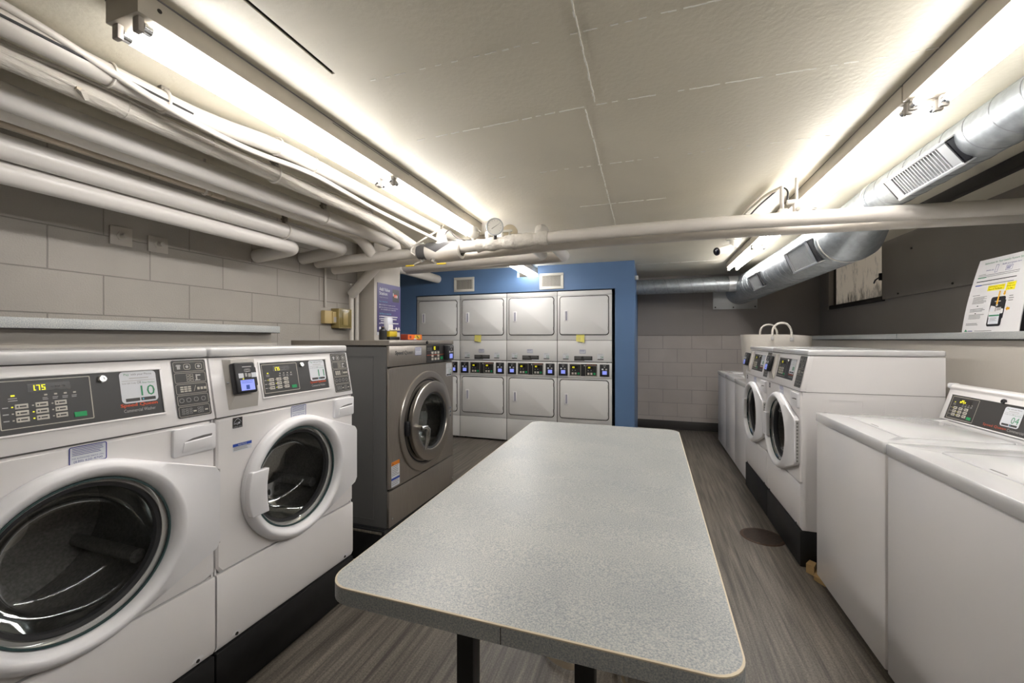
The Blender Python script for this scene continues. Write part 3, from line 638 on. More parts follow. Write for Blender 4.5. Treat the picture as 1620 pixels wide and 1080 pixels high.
# ------------------------------------------------------------------ shelves, window wall things
def shelf(label, x0, x1, y0, y1, z0, z1):
    mb = MB(); mb.box(x0, y0, z0, x1, y1, z1, 'lam', .002); mb.box(x0 + .01, y0 + .003, z0 - .003, x1, y1 - .003, z0, 'iron'); return tag(mb.build('wall_shelf'), label, 'shelf')
shelf('grey speckled laminate shelf along the block wall behind the left washers', XL, -2.2, YF, 1.97, 1.363, 1.403)
shelf('grey laminate shelf on the right wall holding the instruction sheet', 1.6, XR, YF, 3.487, 1.322, 1.359)
shelf('far half of the right grey shelf, running behind the cloth hamper', 1.6, XR, 3.493, YB, 1.322, 1.359)

def leg(mb): pass
# ------------------------------------------------------------------ instruction sheet
t = thing('instruction_sheet', 'curved white instruction sheet with a card reader picture standing on the right shelf', 'sign', (1.665, 2.80, 1.359))
def sheet_pt(u, v):   # u along -y (left to right as seen from the aisle), v up; leaning and bowing
    return (.012 * math.sin(v / .40 * 1.6) * 2 + .10 * v * v / .16 * .55, .19 - u, v - .02 * v)
class SheetMB(MB):
    def vs(self, pts):
        out = []
        for (u, v, h) in pts:
            x, y, z = sheet_pt(u, v); out.append(self.bm.verts.new((x - h, y, z)))
        return out
W_, H_ = .375, .405
mb = MB(); NU = 12
fr = [[Vector(sheet_pt(0, H_ * k / NU)) for k in range(NU + 1)], [Vector(sheet_pt(W_, H_ * k / NU)) for k in range(NU + 1)]]
mb.loft([fr[0], fr[1]], 'paperwhite', False); mb.loft([[p + Vector((.0035, 0, 0)) for p in fr[1]], [p + Vector((.0035, 0, 0)) for p in fr[0]]], 'paperwhite', False)
mb.loft([fr[1], [p + Vector((.0035, 0, 0)) for p in fr[1]]], 'paperwhite', False); mb.loft([[p + Vector((.0035, 0, 0)) for p in fr[0]], fr[0]], 'paperwhite', False)
mb.build('card', t)
mb = MB(); mb.prism([(.02, .19 - .345, 0), (.02, -.155 + .006, 0), (.07, -.15, .25), (.07, -.155, .25)], (.05, 0, 0), 'black'); mb.build('easel_back', t)
mb = SheetMB(); h = .0012
mb.text('Instructions for Your Laundry Payment System', .05, .372, .315, .386, h, 'greentxt')
mb.text('Mobile app', .075, .334, .125, .343, h, 'blue'); mb.text('Refill card system here', .175, .353, .29, .363, h, 'blue')
mb.frame(.135, .322, .152, .362, .0015, h, 'blue'); mb.frame(.205, .322, .245, .348, .0015, h, 'blue'); mb.lines(.21, .326, .24, .342, 3, h, 'blue')
mb.lines(.03, .316, .08, .321, 1, h, 'faint'); mb.lines(.03, .297, .31, .314, 2, h, 'faint', .28, .1); mb.rect(.03, .300, .09, .304, h + .0003, 'greentxt')
mb.lines(.03, .277, .29, .283, 1, h, 'black', .7, 0); mb.lines(.03, .257, .28, .262, 1, h, 'faint', .7, 0); mb.rect(.03, .257, .075, .262, h + .0003, 'bluebar')
mb.rect(.125, .222, .235, .25, h, 'yellowhi'); mb.text('Hold Laundry Card In', .132, .238, .228, .246, h + .0005, 'iron'); mb.text('Front Of The Reader', .135, .226, .222, .234, h + .0005, 'iron')
mb.rect(.245, .214, .30, .255, h, 'yellowhi'); mb.text('Insert', .258, .244, .287, .251, h + .0005, 'iron'); mb.text('Credit Card', .25, .232, .296, .239, h + .0005, 'iron'); mb.text('In Tap', .258, .219, .287, .226, h + .0005, 'iron')
mb.lines(.03, .20, .09, .206, 1, h, 'faint'); mb.lines(.04, .155, .145, .195, 7, h, 'faint', .35, .3); mb.lines(.035, .11, .145, .13, 3, h, 'faint', .35, .3); mb.lines(.035, .07, .145, .098, 4, h, 'faint', .35, .3)
mb.rect(.08, .142, .09, .146, h, 'black'); mb.rect(.075, .102, .085, .106, h, 'black'); mb.lines(.025, .035, .12, .05, 2, h, 'faint', .4)
mb.rrect(.17, .03, .262, .185, .012, h, 'black'); mb.rect(.262, .07, .268, .165, h, 'black'); mb.rect(.198, .158, .236, .163, h + .0005, 'greytxt'); mb.disc(.217, .14, .007, h + .0005, 'greytxt')
mb.rect(.18, .108, .20, .128, h + .0005, 'paper'); mb.rect(.21, .108, .218, .128, h + .0005, 'greytxt'); mb.rect(.222, .112, .248, .128, h + .0005, 'greytxt')
mb.rect(.18, .042, .246, .095, h + .0005, 'paper'); mb.rect(.18, .083, .246, .09, h + .0008, 'greentxt'); mb.lines(.19, .055, .235, .075, 4, h + .0008, 'faint', .3)
mb.rect(.211, .148, .22, .215, h + .001, 'orangearrow'); mb.face([(.208, .152, h + .001), (.2155, .142, h + .001), (.223, .152, h + .001)], 'orangearrow')
mb.rect(.243, .198, .253, .212, h + .001, 'orangearrow'); mb.face([(.238, .20, h + .001), (.248, .188, h + .001), (.258, .20, h + .001)], 'orangearrow')
mb.face([(.275, .118, h), (.287, .106, h), (.287, .112, h), (.30, .112, h), (.30, .124, h), (.287, .124, h), (.287, .13, h)], 'orangearrow')
mb.lines(.28, .15, .31, .185, 3, h, 'faint', .3); mb.face([(.02, .004, h), (.045, .004, h), (.03, .018, h)], 'greentxt'); mb.rect(.046, .005, .08, .009, h, 'blue'); mb.lines(.095, .004, .22, .009, 1, h, 'faint', .6)
mb.build('print', t)

# ------------------------------------------------------------------ control details shared by the machines
def sticker(mb, u0, v0, u1, v1, h, num, small=False):
    W = u1 - u0; H = v1 - v0
    mb.rrect(u0, v0, u1, v1, W * .12, h, 'paper'); h2 = h + .0004
    if not small:
        mb.text('Pay', u0 + W * .12, v0 + H * .85, u0 + W * .26, v0 + H * .94, h2, 'greentxt'); mb.text('with your Phone', u0 + W * .30, v0 + H * .85, u0 + W * .88, v0 + H * .94, h2, 'faint')
        mb.text('Tap, scan or enter for details', u0 + W * .25, v0 + H * .77, u0 + W * .78, v0 + H * .81, h2, 'greytxt') if False else mb.rect(u0 + W * .25, v0 + H * .77, u0 + W * .78, v0 + H * .795, h2, 'greytxt')
        mb.rect(u0 + W * .05, v0 + H * .695, u0 + W * .95, v0 + H * .71, h2, 'greytxt')
        mb.text('Scan QR Code', u0 + W * .05, v0 + H * .595, u0 + W * .42, v0 + H * .65, h2, 'faint'); mb.text('OR', u0 + W * .45, v0 + H * .595, u0 + W * .57, v0 + H * .675, h2, 'faint'); mb.text('Enter Number', u0 + W * .60, v0 + H * .595, u0 + W * .95, v0 + H * .65, h2, 'greentxt')
    else:
        mb.lines(u0 + W * .1, v0 + H * .62, u0 + W * .9, v0 + H * .92, 3, h2, 'greytxt', .3, .1)
    if num: mb.text(num, u0 + W * .53, v0 + H * .20, u0 + W * .92, v0 + H * .53, h2, 'greentxt')
    else: mb.rect(u0 + W * .56, v0 + H * .24, u0 + W * .70, v0 + H * .50, h2, 'greentxt'); 
    if not num: mb.rect(u0 + W * .76, v0 + H * .24, u0 + W * .88, v0 + H * .50, h2, 'greentxt')
    mb.rect(u0 + W * .10, v0 + H * .05, u0 + W * .48, v0 + H * .15, h2, 'panel'); mb.rect(u0 + W * .51, v0 + H * .05, u0 + W * .92, v0 + H * .15, h2, 'panel')
    mb.rect(u0 + W * .55, v0 + H * .075, u0 + W * .59, v0 + H * .125, h2 + .0003, 'cyan')
def service(mb, u0, v0, u1, v1, h):
    W = u1 - u0; H = v1 - v0
    mb.rrect(u0, v0, u1, v1, W * .06, h, 'paper'); mb.rframe(u0, v0, u1, v1, W * .06, W * .03, h + .0004, 'blue')
    mb.lines(u0 + W * .08, v0 + H * .46, u0 + W * .92, v0 + H * .9, 5, h + .0004, 'blue', .34, .15)
    mb.text('FOR AUTHORIZED SERVICE CALL:', u0 + W * .08, v0 + H * .31, u0 + W * .92, v0 + H * .38, h + .0004, 'blue'); mb.text('(630) 620-4700', u0 + W * .12, v0 + H * .09, u0 + W * .88, v0 + H * .24, h + .0004, 'blue')
def control(t, S, base, u, v, num, disp='1.75', prop=1.0, instruct=True, sub=(.203, .063, .379, .184), pan=(.196, .05, .552, .190), logo2=False):
    """printed control panel in slope coordinates (u across, v up the slope)"""
    def mk(): m = MB(base); m.loc(S); return m
    mb = mk(); x0, y0, x1, y1 = pan
    mb.box(x0 - .006, y0 - .006, .0004, x1 + .006, y0, .0045, 'white', .0008); mb.box(x0 - .006, y1, .0004, x1 + .006, y1 + .006, .0045, 'white', .0008)
    mb.box(x0 - .006, y0, .0004, x0, y1, .0045, 'white', .0008); mb.box(x1, y0, .0004, x1 + .006, y1, .0045, 'white', .0008)
    mb.box(x0, y0, .0003, x1, y1, .0015, 'panel')
    a, b, c, d = sub; h = .0020
    mb.rframe(a, b, c, d, .003, .0022, h, 'outline')
    k0 = a + .024; kw = (c - a); 
    for i in range(4): mb.rect(a + kw * (.46 + .107 * i), b + .077, a + kw * (.46 + .107 * i) + .006, b + .081, h, 'outline'); mb.lines(a + kw * (.44 + .107 * i), b + .064, a + kw * (.44 + .107 * i) + .012, b + .072, 2, h, 'greytxt', .4)
    mb.rect(a + .022, b + .081, a + .029, b + .085, h, 'led'); mb.lines(a + .017, b + .066, a + .036, b + .077, 2, h, 'greytxt', .35)
    for r_ in range(3): mb.rect(a + .006, b + .020 + .0165 * r_, a + .016, b + .0225 + .0165 * r_, h, 'greytxt')
    for r_ in range(3):
        for q in range(3): mb.rect(a + .021 + .036 * q, b + .0195 + .0168 * r_, a + .0245 + .036 * q, b + .0225 + .0168 * r_, h, 'led' if (r_, q) in ((2, 0), (1, 1), (0, 1)) else 'outline')
    if num is not None or True:
        s = (x0 + .250, y0 + .042, x0 + .345, y0 + .139) if not logo2 else (.368, .037, .462, .121)
    if logo2:
        mb.text('Speed Queen', .285, .018, .408, .032, h, 'red'); mb.text('Commercial Washer', .414, .019, .556, .031, h, 'greytxt')
    else:
        for q in range(4): mb.text('Speed Queen', x0 + .245 + .0004 * q, y0 + .0285 + .0004 * (q % 2), x0 + .340 + .0004 * q, y0 + .0415 + .0004 * (q % 2), h + .0002 * q, 'red')
        mb.text('Commercial Washer', x0 + .252, y0 + .015, x0 + .334, y0 + .025, h, 'greytxt')
    cp = mb.build('control_panel', t)
    mb = mk(); sticker(mb, *s, .0023, num); mb.build('number_sticker', cp)
    mb = mk(); dx0, dx1, dy0, dy1 = a + kw * .295, a + kw * .762, d - .032, d - .011
    mb.rect(dx0, dy0, dx1, dy1, h, 'dark'); mb.seg7(disp, dx0 + .006, dy0 + .003, .0145, 'led', h + .0005)
    mb.seg7('---', dx0 + .044, dy0 + .003, .0145, 'panel', h + .0004); mb.build('display', cp)
    for r_ in range(3):
        for q in range(3):
            mb = mk(); uu = a + .027 + .036 * q; vv = b + .0148 + .0168 * r_
            mb.box(uu, vv, h - .001, uu + .0235, vv + .0125, h + .0006, 'key', .0006, 1); mb.rect(uu + .008, vv + .0045, uu + .020, vv + .0080, h + .0009, 'panel'); mb.disc(uu + .0045, vv + .0062, .0022, h + .0009, 'panel', 8); mb.build('key', cp)
    mb = mk(); mb.box(c - .041, b + .010, h - .001, c - .015, b + .0235, h + .001, 'green', .0006, 1); mb.build('start_button', cp)
    mb = mk(); lx, ly = (x0 + .209, y1 - .018) if not logo2 else (.35, .139)
    mb.lathe([(.011, 0), (.011, .006), (.0085, .009), (.004, .009), (.0035, .006), (.0001, .006)], (lx, ly, .001), (0, 0, 1), 'chrome' if not logo2 else 'black', 20); mb.build('lock', t)
    if instruct:
        mb = mk(); i0, i1, j0, j1 = .590, .700, .020, .217
        mb.rrect(i0, j0, i1, j1, .006, .0012, 'panel'); st = (j1 - j0 - .006) / 5
        for k in range(5):
            v0 = j0 + .004 + st * k; v1 = v0 + st - .004; mb.rframe(i0 + .005, v0, i1 - .005, v1, .005, .0012, .0016, 'outline')
            vm = (v0 + v1) / 2
            if k == 4:
                mb.face([(i0 + .012, vm + .004, .0017), (i0 + .016, vm + .008, .0017), (i0 + .026, vm + .008, .0017), (i0 + .030, vm + .004, .0017), (i0 + .026, vm + .002, .0017), (i0 + .026, vm - .008, .0017), (i0 + .016, vm - .008, .0017), (i0 + .016, vm + .002, .0017)], 'greytxt')
                for uu in (i0 + .048, i0 + .086): mb.rframe(uu - .011, vm - .010, uu + .011, vm + .010, .006, .0016, .0017, 'outline'); mb.disc(uu, vm, .005, .0017, 'greytxt', 10)
            elif k == 3:
                for uu in (i0 + .042, i0 + .054):
                    for jj in range(3): mb.rframe(uu, vm - .013 + jj * .009, uu + .010, vm - .006 + jj * .009, .001, .001, .0017, 'outline')
                mb.rect(i0 + .072, vm - .010, i0 + .077, vm + .010, .0017, 'greytxt'); mb.rect(i0 + .072, vm + .004, i0 + .088, vm + .009, .0017, 'greytxt'); mb.rect(i0 + .068, vm - .012, i0 + .086, vm - .009, .0017, 'greytxt')
            elif k == 2:
                for uu in (.018, .030, .042):
                    for jj in range(3): mb.rect(i0 + uu, vm - .010 + jj * .007, i0 + uu + .010, vm - .005 + jj * .007, .0017, 'outline')
                for uu in (.072, .083, .094): mb.rect(i0 + uu, vm - .006, i0 + uu + .008, vm + .003, .0017, 'outline')
                mb.face([(i0 + .060, vm - .010, .0017), (i0 + .0615, vm - .010, .0017), (i0 + .069, vm + .010, .0017), (i0 + .0675, vm + .010, .0017)], 'outline')
            elif k == 1:
                for uu in (.018, .040, .064, .088): mb.rframe(i0 + uu - .007, vm - .007, i0 + uu + .007, vm + .007, .005, .0012, .0017, 'greytxt')
            else:
                for uu in (.014, .026, .038, .064, .074): 
                    for jj in range(3): mb.rframe(i0 + uu, vm - .009 + jj * .007, i0 + uu + .009, vm - .004 + jj * .007, .002, .0008, .0017, 'greytxt')
                mb.rect(i0 + .050, vm - .004, i0 + .060, vm + .001, .0018, 'outline'); mb.rect(i0 + .088, vm - .004, i0 + .098, vm + .001, .0018, 'outline')
        mb.build('instruction_plate', t)
def reader(t, S, base, u0=.047, v0=.022, wd=.118, hh=.190, dep=.020):
    """beige mounting plate with a black payment reader"""
    def mk(): m = MB(base); m.loc(S); return m
    mb = mk(); u1, v1 = u0 + wd, v0 + hh
    lo = [(u0, v0, .0005), (u1, v0, .0005), (u1, v1, .0005), (u0, v1, .0005)]; b = .018
    hi = [(u0 + b, v0 + .05, dep), (u1 - .004, v0 + .05, dep), (u1 - .004, v1 - .004, dep), (u0 + b, v1 - .004, dep)]
    mb.loft([lo, hi], 'beige', True, False, True); mb.cyl((u0 + .006, v0 + .10, .004), (u0 + .002, v0 + .10, .014), .004, 'chrome', 8); pl = mb.build('reader_mount', t)
    mb = mk(); a0, b0, a1, b1 = u0 + .006, v0 + .052, u0 + .090, v0 + .170
    mb.box(a0, b0, dep, a1, b1, dep + .030, 'black', .007, 3); mb.box(a1 - .004, b0 + .025, dep + .008, a1 + .006, b1 - .02, dep + .026, 'black', .003)
    h = dep + .0305; mb.rect(a0 + .030, b1 - .020, a0 + .068, b1 - .016, h, 'greytxt')
    for k in range(3): mb.rframe(a0 + .036 + .004 * k, b1 - .038 + .001 * k, a0 + .062 - .004 * k, b1 - .026 - .001 * k, .005, .0012, h, 'greytxt')
    mb.rect(a0 + .012, b0 + .058, a0 + .032, b0 + .076, h, 'paper'); mb.rect(a0 + .038, b0 + .062, a0 + .046, b0 + .076, h, 'greytxt'); mb.rect(a0 + .050, b0 + .060, a0 + .062, b0 + .074, h, 'greytxt'); mb.rect(a0 + .064, b0 + .058, a0 + .084, b0 + .076, h, 'paper')
    mb.rect(a0 + .026, b0 + .0525, a0 + .032, b0 + .0555, h, 'led')
    rd = mb.build('card_reader', t)
    mb = mk(); mb.rect(a0 + .016, b0 + .010, a0 + .072, b0 + .050, h, 'screen'); mb.lines(a0 + .020, b0 + .034, a0 + .066, b0 + .046, 2, h + .0003, 'bluebar', .25, .2); mb.rect(a0 + .036, b0 + .014, a0 + .050, b0 + .030, h + .0003, 'bluebar'); mb.build('screen', rd)

# ------------------------------------------------------------------ front-load washers
def hull_outline(cx, cz, r, xr, hh, N=96):
    """circle pulled out to a vertical edge at x = xr (convex hull), sampled by direction"""
    poly = []
    pts = [(cx + r * math.cos(2 * math.pi * k / 360), cz + r * math.sin(2 * math.pi * k / 360)) for k in range(360)] + [(xr, cz + hh), (xr, cz - hh)]
    pts = sorted(set(pts))
    def half(ps):
        st = []
        for p in ps:
            while len(st) > 1 and (st[-1][0] - st[-2][0]) * (p[1] - st[-2][1]) - (st[-1][1] - st[-2][1]) * (p[0] - st[-2][0]) <= 0: st.pop()
            st.append(p)
        return st
    hull = half(pts)[:-1] + half(pts[::-1])[:-1]
    out = []
    for k in range(N):
        a = 2 * math.pi * k / N; dx, dz = math.cos(a), math.sin(a); best = r
        for i in range(len(hull)):
            x1, z1 = hull[i][0] - cx, hull[i][1] - cz; x2, z2 = hull[(i + 1) % len(hull)][0] - cx, hull[(i + 1) % len(hull)][1] - cz
            den = dx * (z2 - z1) - dz * (x2 - x1)
            if abs(den) < 1e-9: continue
            tt = (x1 * (z2 - z1) - z1 * (x2 - x1)) / den; ss = (x1 * dz - z1 * dx) / den
            if tt > 0 and -1e-6 <= ss <= 1 + 1e-6: best = max(best, tt)
        out.append(best)
    return out
def front_loader(label, loc, rz, Htot, num, has_reader, disp='1.75'):
    k = Htot / 1.10; base = Matrix.Diagonal((1, 1, k, 1)); W, Dp = .71, .66
    t = thing('front_load_washer', label, 'washing machine', loc, rz, 'white front-load washers')
    N = lambda: MB(base)
    # cabinet shell, open at the front
    mb = N(); prof = [(.0007, .012, 0), (.0007, Dp, 0), (.0007, Dp, 1.062), (.0007, .050, 1.062), (.0007, .012, .858)]
    mb.prism(prof, (.006, 0, 0), 'white'); mb.prism([(W - .0067, p[1], p[2]) for p in prof], (.006, 0, 0), 'white')
    mb.box(.006, Dp - .006, 0, W - .006, Dp, 1.062, 'white'); mb.box(.006, .02, 0, W - .006, Dp, .006, 'white'); mb.box(.006, .05, 1.05, W - .006, Dp, 1.062, 'white')
    for x in (-.0006, W + .0001):
        mb.box(x, .03, .842, x + .0005, Dp, .8445, 'seam')
        for y0, y1 in ((.14, .30), (.40, .56)):
            for a in ((y0, .80, y1, .803), (y0, .62, y0 + .003, .80), (y1 - .003, .62, y1, .80)): mb.box(x - .0004, a[0], a[1], x + .0009, a[2], a[3], 'white')
    mb.build('cabinet', t)
    mb = N(); mb.box(.0, .036, 1.066, W, Dp + .004, 1.10, 'white_lid', .010, 3); mb.build('lid', t)
    # front panel with round opening, rounded vertical edges
    cx, cz, rh = .347, .536, .195; NN = 96
    mb = N(); z0, z1 = .2815, .8405
    def sq(y, ins):
        out = []
        for q in range(NN):
            a = 2 * math.pi * q / NN; c, s = math.cos(a), math.sin(a); best = 9
            for lim, comp, ctr in ((W - .001 - ins, c, cx), (.001 + ins, c, cx), (z1 - ins, s, cz), (z0 + ins, s, cz)):
                if abs(comp) > 1e-9:
                    tt = (lim - ctr) / comp
                    if tt > 0: best = min(best, tt)
            out.append((cx + c * best, y, cz + s * best))
        return out
    circ = lambda r, y: [(cx + r * math.cos(2 * math.pi * q / NN), y, cz + r * math.sin(2 * math.pi * q / NN)) for q in range(NN)]
    mb.loft([sq(.022, 0), sq(.008, 0), sq(.001, .006), circ(.27, 0), circ(rh, 0), circ(rh, .03)], 'white'); mb.build('front_panel', t)
    mb = N(); mb.prism([(.001, .010, .002), (.001, .0, .022), (.001, 0, .272), (.001, .003, .2775), (.001, .022, .2775), (.001, .022, .002)], (W - .002, 0, 0), 'white')
    for x in (.075, W - .06):
        mb.prism([(x - .022, -.0005, .022), (x + .022, -.0005, .022), (x + .012, -.0005, .034), (x - .012, -.0005, .034)], (0, .004, -.004), 'white_plastic'); mb.cyl((x, -.002, .021), (x, .012, .021), .006, 'iron', 8)
    mb.build('kick_panel', t)
    # console
    mb = N(); mb.prism([(0, 0, .846), (0, .043, 1.063), (0, .07, 1.063), (0, .03, .846)], (W, 0, 0), 'white', .003)
    mb.prism([(0, .03, .842), (0, .008, .842), (0, .008, .846), (0, .03, .846)], (W, 0, 0), 'seam'); mb.build('console', t)
    L = math.hypot(.043, .217); S = Matrix(((1, 0, 0, 0), (0, .043 / L, -.217 / L, 0), (0, .217 / L, .043 / L, .846), (0, 0, 0, 1))) @ Matrix.Translation((0, 0, .0003))
    control(t, S, base, 0, 0, num, disp)
    if has_reader: reader(t, S, base)
    # drawer
    mb = N(); d0, d1, e0, e1 = .567, .704, .742, .834
    mb.prism([(p[0], -.012, p[1]) for p in rr2(d0, e0, d1, e1, .008)], (0, .014, 0), 'white_plastic', .003); dr = mb.build('detergent_drawer', t)
    mb = N(); mb.face([(.597, -.0128, .788), (.688, -.0128, .792), (.690, -.0128, .800), (.66, -.0128, .8000), (.625, -.0128, .7965)], 'seam'); mb.prism([(.598, -.0126, .789), (.688, -.0126, .793), (.690, -.0126, .757), (.592, -.0126, .757)], (0, -.003, -.004), 'white_plastic', .001); mb.build('drawer_handle', dr)
    FS = Matrix(((1, 0, 0, 0), (0, 0, -1, 0), (0, 1, 0, 0), (0, 0, 0, 1)))   # front face coordinates (x, z, outward)
    mb = N(); mb.loc(FS); service(mb, .320, .789, .401, .839, .0006); mb.build('service_label', t)
    mb = N(); mb.loc(FS); mb.rect(.059, .797, .097, .836, .0005, 'panel')
    pts = [(.064 + .028 * (q / 10), .817 + .013 * math.sin(math.pi * q / 10)) for q in range(11)]
    for a, b in zip(pts[:-1], pts[1:]): mb.face([(a[0], a[1], .0008), (b[0], b[1], .0008), (b[0], b[1] + .002, .0008), (a[0], a[1] + .002, .0008)], 'paper')
    mb.face([(.084 + .006 * math.cos(R(90 + 36 * q)) * (1 if q % 2 == 0 else .45), .815 + .006 * math.sin(R(90 + 36 * q)) * (1 if q % 2 == 0 else .45), .0008) for q in range(10)], 'paper'); mb.text('energy', .063, .808, .080, .816, .0008, 'paper'); mb.text('ENERGY STAR', .062, .799, .094, .803, .0008, 'paper'); mb.build('energy_label', t)
    mb = N(); mb.loc(FS); mb.rect(.059, .708, .135, .737, .0005, 'paper'); mb.rect(.059, .726, .135, .737, .0008, 'bluebar'); mb.text('NOTICE', .080, .728, .114, .735, .0011, 'paper'); mb.lines(.062, .710, .132, .724, 3, .0008, 'faint', .4); mb.build('notice_label', t)
    # drum, gasket
    mb = N(); mb.lathe([(rh + .012, .022), (rh + .05, .03), (rh + .05, .42), (.06, .45), (.001, .45)], (cx, 0, cz), (0, 1, 0), 'drum', 48)
    for q in range(3):
        a = R(90 + 120 * q); c, s = math.cos(a), math.sin(a); mb.cyl((cx + c * .20, .08, cz + s * .20), (cx + c * .21, .42, cz + s * .21), .022, 'drum', 10, .02)
    mb.cyl((cx, .43, cz), (cx, .449, cz), .07, 'stain2', 24); mb.build('drum', t)
    mb = N(); mb.lathe([(rh + .002, .002), (rh - .012, .006), (rh - .014, .02), (rh - .004, .034), (rh + .01, .036)], (cx, 0, cz), (0, 1, 0), 'gasket', 64); mb.build('gasket', t)
    # door
    mb = N(); out = hull_outline(cx, cz, .262, W + .001, .14, NN); ang = [2 * math.pi * q / NN for q in range(NN)]
    lp = lambda f, y: [(cx + f(q) * math.cos(a), (y(q) if callable(y) else y), cz + f(q) * math.sin(a)) for q, a in enumerate(ang)]
    mb.loft([lp(lambda q: out[q] - .004, -.002), lp(lambda q: out[q] - .001, -.020), lp(lambda q: out[q] - .005, -.029), lp(lambda q: min(out[q] - .010, .257), -.034), lp(lambda q: .244, -.043), lp(lambda q: .236, -.044), lp(lambda q: .226, -.040), lp(lambda q: .213, -.022), lp(lambda q: .209, -.004), lp(lambda q: out[q] - .004, -.002)], 'white_plastic')
    door = mb.build('door', t, 50)
    mb = N(); hv = []
    for q in range(13):
        a = R(180 + 19.5 - 39 * q / 12); hv.append((cx + .259 * math.cos(a), -.022, cz + .259 * math.sin(a)))
    zt, zb = hv[-1][2], hv[0][2]
    for q in range(9):
        s = 1 - 2 * q / 8; hv.append((cx - .180 + .010 * (s * s) - .0, -.022, cz + (zt - cz) * s * 1.0))
    mb.prism(hv, (0, -.0255, 0), 'white_plastic', .005, 3); mb.box(cx - .245, -.021, cz - .085, cx - .20, -.010, cz + .085, 'seam'); mb.build('door_handle', door)
    mb = N(); mb.lathe([(.211, -.012), (.209, -.018), (.204, -.018), (.204, -.010)], (cx, 0, cz), (0, 1, 0), 'teal', 96)
    mb.lathe([(.206, -.014), (.193, .0), (.184, .03), (.170, .075), (.145, .105), (.10, .125), (.04, .132), (.0005, .133)], (cx, 0, cz), (0, 1, 0), 'glass', 64)
    mb.build('door_glass', door, 60)
    mb = N(); mb.box(W - .004, -.022, cz - .132, W + .0012, -.004, cz + .132, 'greytxt')
    for q in range(12): mb.box(W + .0010, -.018, cz - .122 + q * .021, W + .0018, -.010, cz - .110 + q * .021, 'seam')
    mb.build('hinge', door)
    return t
def plinth(label, x0, y0, x1, y1, h, edge=False):
    """hollow-fronted black base with a lip"""
    mb = MB(); mb.box(x0, y0, 0, x1, y1, h, 'base', .004); mb.box(x0 + .012, y0 + .012, h - .001, x1 - .012, y1 - .012, h + .004, 'base')
    if edge: mb.box(x0, y0 - .004, h - .022, x1 - .02, y0 - .0002, h - .010, 'rust')
    o = mb.build('plinth'); tag(o, label, 'base', 'black washer bases'); return o
XF = -1.472
front_loader('nearest white front-load washer on the left, sticker 10, no card reader', (XF, .338, .195), 90, 1.095, '10', False)
front_loader('white front-load washer with card reader and sticker 11 beside the steel machine', (XF, 1.053, .195), 90, 1.095, '11', True)
plinth('black base under the washer with sticker 10', -2.12, .338, XF, 1.046, .19)
plinth('black base under the washer with sticker 11', -2.12, 1.052, XF, 1.765, .19)
front_loader('nearer of the two front-load washers on the right', (.83, 3.502, .21), -90, 1.05, '', True)
front_loader('farther of the two front-load washers on the right, next to the hamper', (.83, 4.218, .21), -90, 1.05, '', True)
plinth('black base on the right next to the floor drain, open end showing', .83, 2.79, 1.48, 3.500, .205)
plinth('farther black base on the right under the second front-load washer', .83, 3.506, 1.48, 4.22, .205)

# ------------------------------------------------------------------ stainless washer
t = thing('front_load_washer', 'big brushed steel washer with a round steel door and display 10', 'washing machine', (-1.46, 2.06, .20), 90)
W, Dp, Hs = .83, .74, 1.115
mb = MB(); mb.box(0, .015, 0, .004, Dp, 1.075, 'greypaint'); mb.box(W - .004, .015, 0, W, Dp, 1.075, 'greypaint'); mb.box(.004, Dp - .006, 0, W - .004, Dp, 1.075, 'greypaint'); mb.box(.004, .02, 0, W - .004, Dp, .006, 'greypaint'); mb.box(.004, .02, 1.065, W - .004, Dp, 1.075, 'greypaint')
for x in (-.003, W + .0002): 
    for a in ((.11, .04, .113, 1.02), (.70, .04, .703, 1.02), (.11, 1.017, .70, 1.02), (.11, .04, .70, .043)): mb.box(x, a[0], a[1], x + .003, a[2], a[3], 'greypaint')
mb.build('cabinet', t)
mb = MB(); mb.box(-.004, -.003, 1.085, W + .004, Dp + .005, Hs, 'stain', .003); mb.box(.002, .008, 1.075, W - .002, Dp - .01, 1.086, 'iron'); mb.build('lid', t)
cx, cz, NN = .435, .565, 96
def sqs(y, ins, z0, z1):
    o = []
    for q in range(NN):
        a = 2 * math.pi * q / NN; c, s = math.cos(a), math.sin(a); best = 9
        for lim, comp, ctr in ((W - ins, c, cx), (ins, c, cx), (z1 - ins, s, cz), (z0 + ins, s, cz)):
            if abs(comp) > 1e-9 and (lim - ctr) / comp > 0: best = min(best, (lim - ctr) / comp)
        o.append((cx + c * best, y, cz + s * best))
    return o
cir = lambda r, y: [(cx + r * math.cos(2 * math.pi * q / NN), y, cz + r * math.sin(2 * math.pi * q / NN)) for q in range(NN)]
mb = MB(); mb.loft([sqs(.02, 0, .222, .952), sqs(.003, 0, .222, .952), sqs(0, .003, .222, .952), cir(.345, 0), cir(.25, 0), cir(.25, .03)], 'stain'); mb.build('front_panel', t)
mb = MB(); mb.box(0, 0, .002, W, .02, .216, 'stain', .003)
for x in (.03, W - .03): mb.cyl((x, -.003, .05), (x, .002, .05), .007, 'chrome', 10)
mb.build('kick_panel', t)
mb = MB(); mb.box(0, 0, .957, W, .02, 1.082, 'stain', .003); mb.build('console', t)
FS = Matrix(((1, 0, 0, 0), (0, 0, -1, 0), (0, 1, 0, 0), (0, 0, 0, 1)))
mb = MB(); mb.loc(FS); mb.text('Speed Queen', .060, 1.020, .255, 1.050, .0015, 'black'); mb.text('Speed Queen', .062, 1.0215, .257, 1.0515, .0010, 'black'); mb.text('Speed Queen', .0635, 1.0225, .2550, 1.0495, .0020, 'faint'); mb.build('nameplate', t)
mb = MB(); mb.loc(FS); service(mb, .280, 1.016, .360, 1.070, .0008); mb.build('service_label', t)
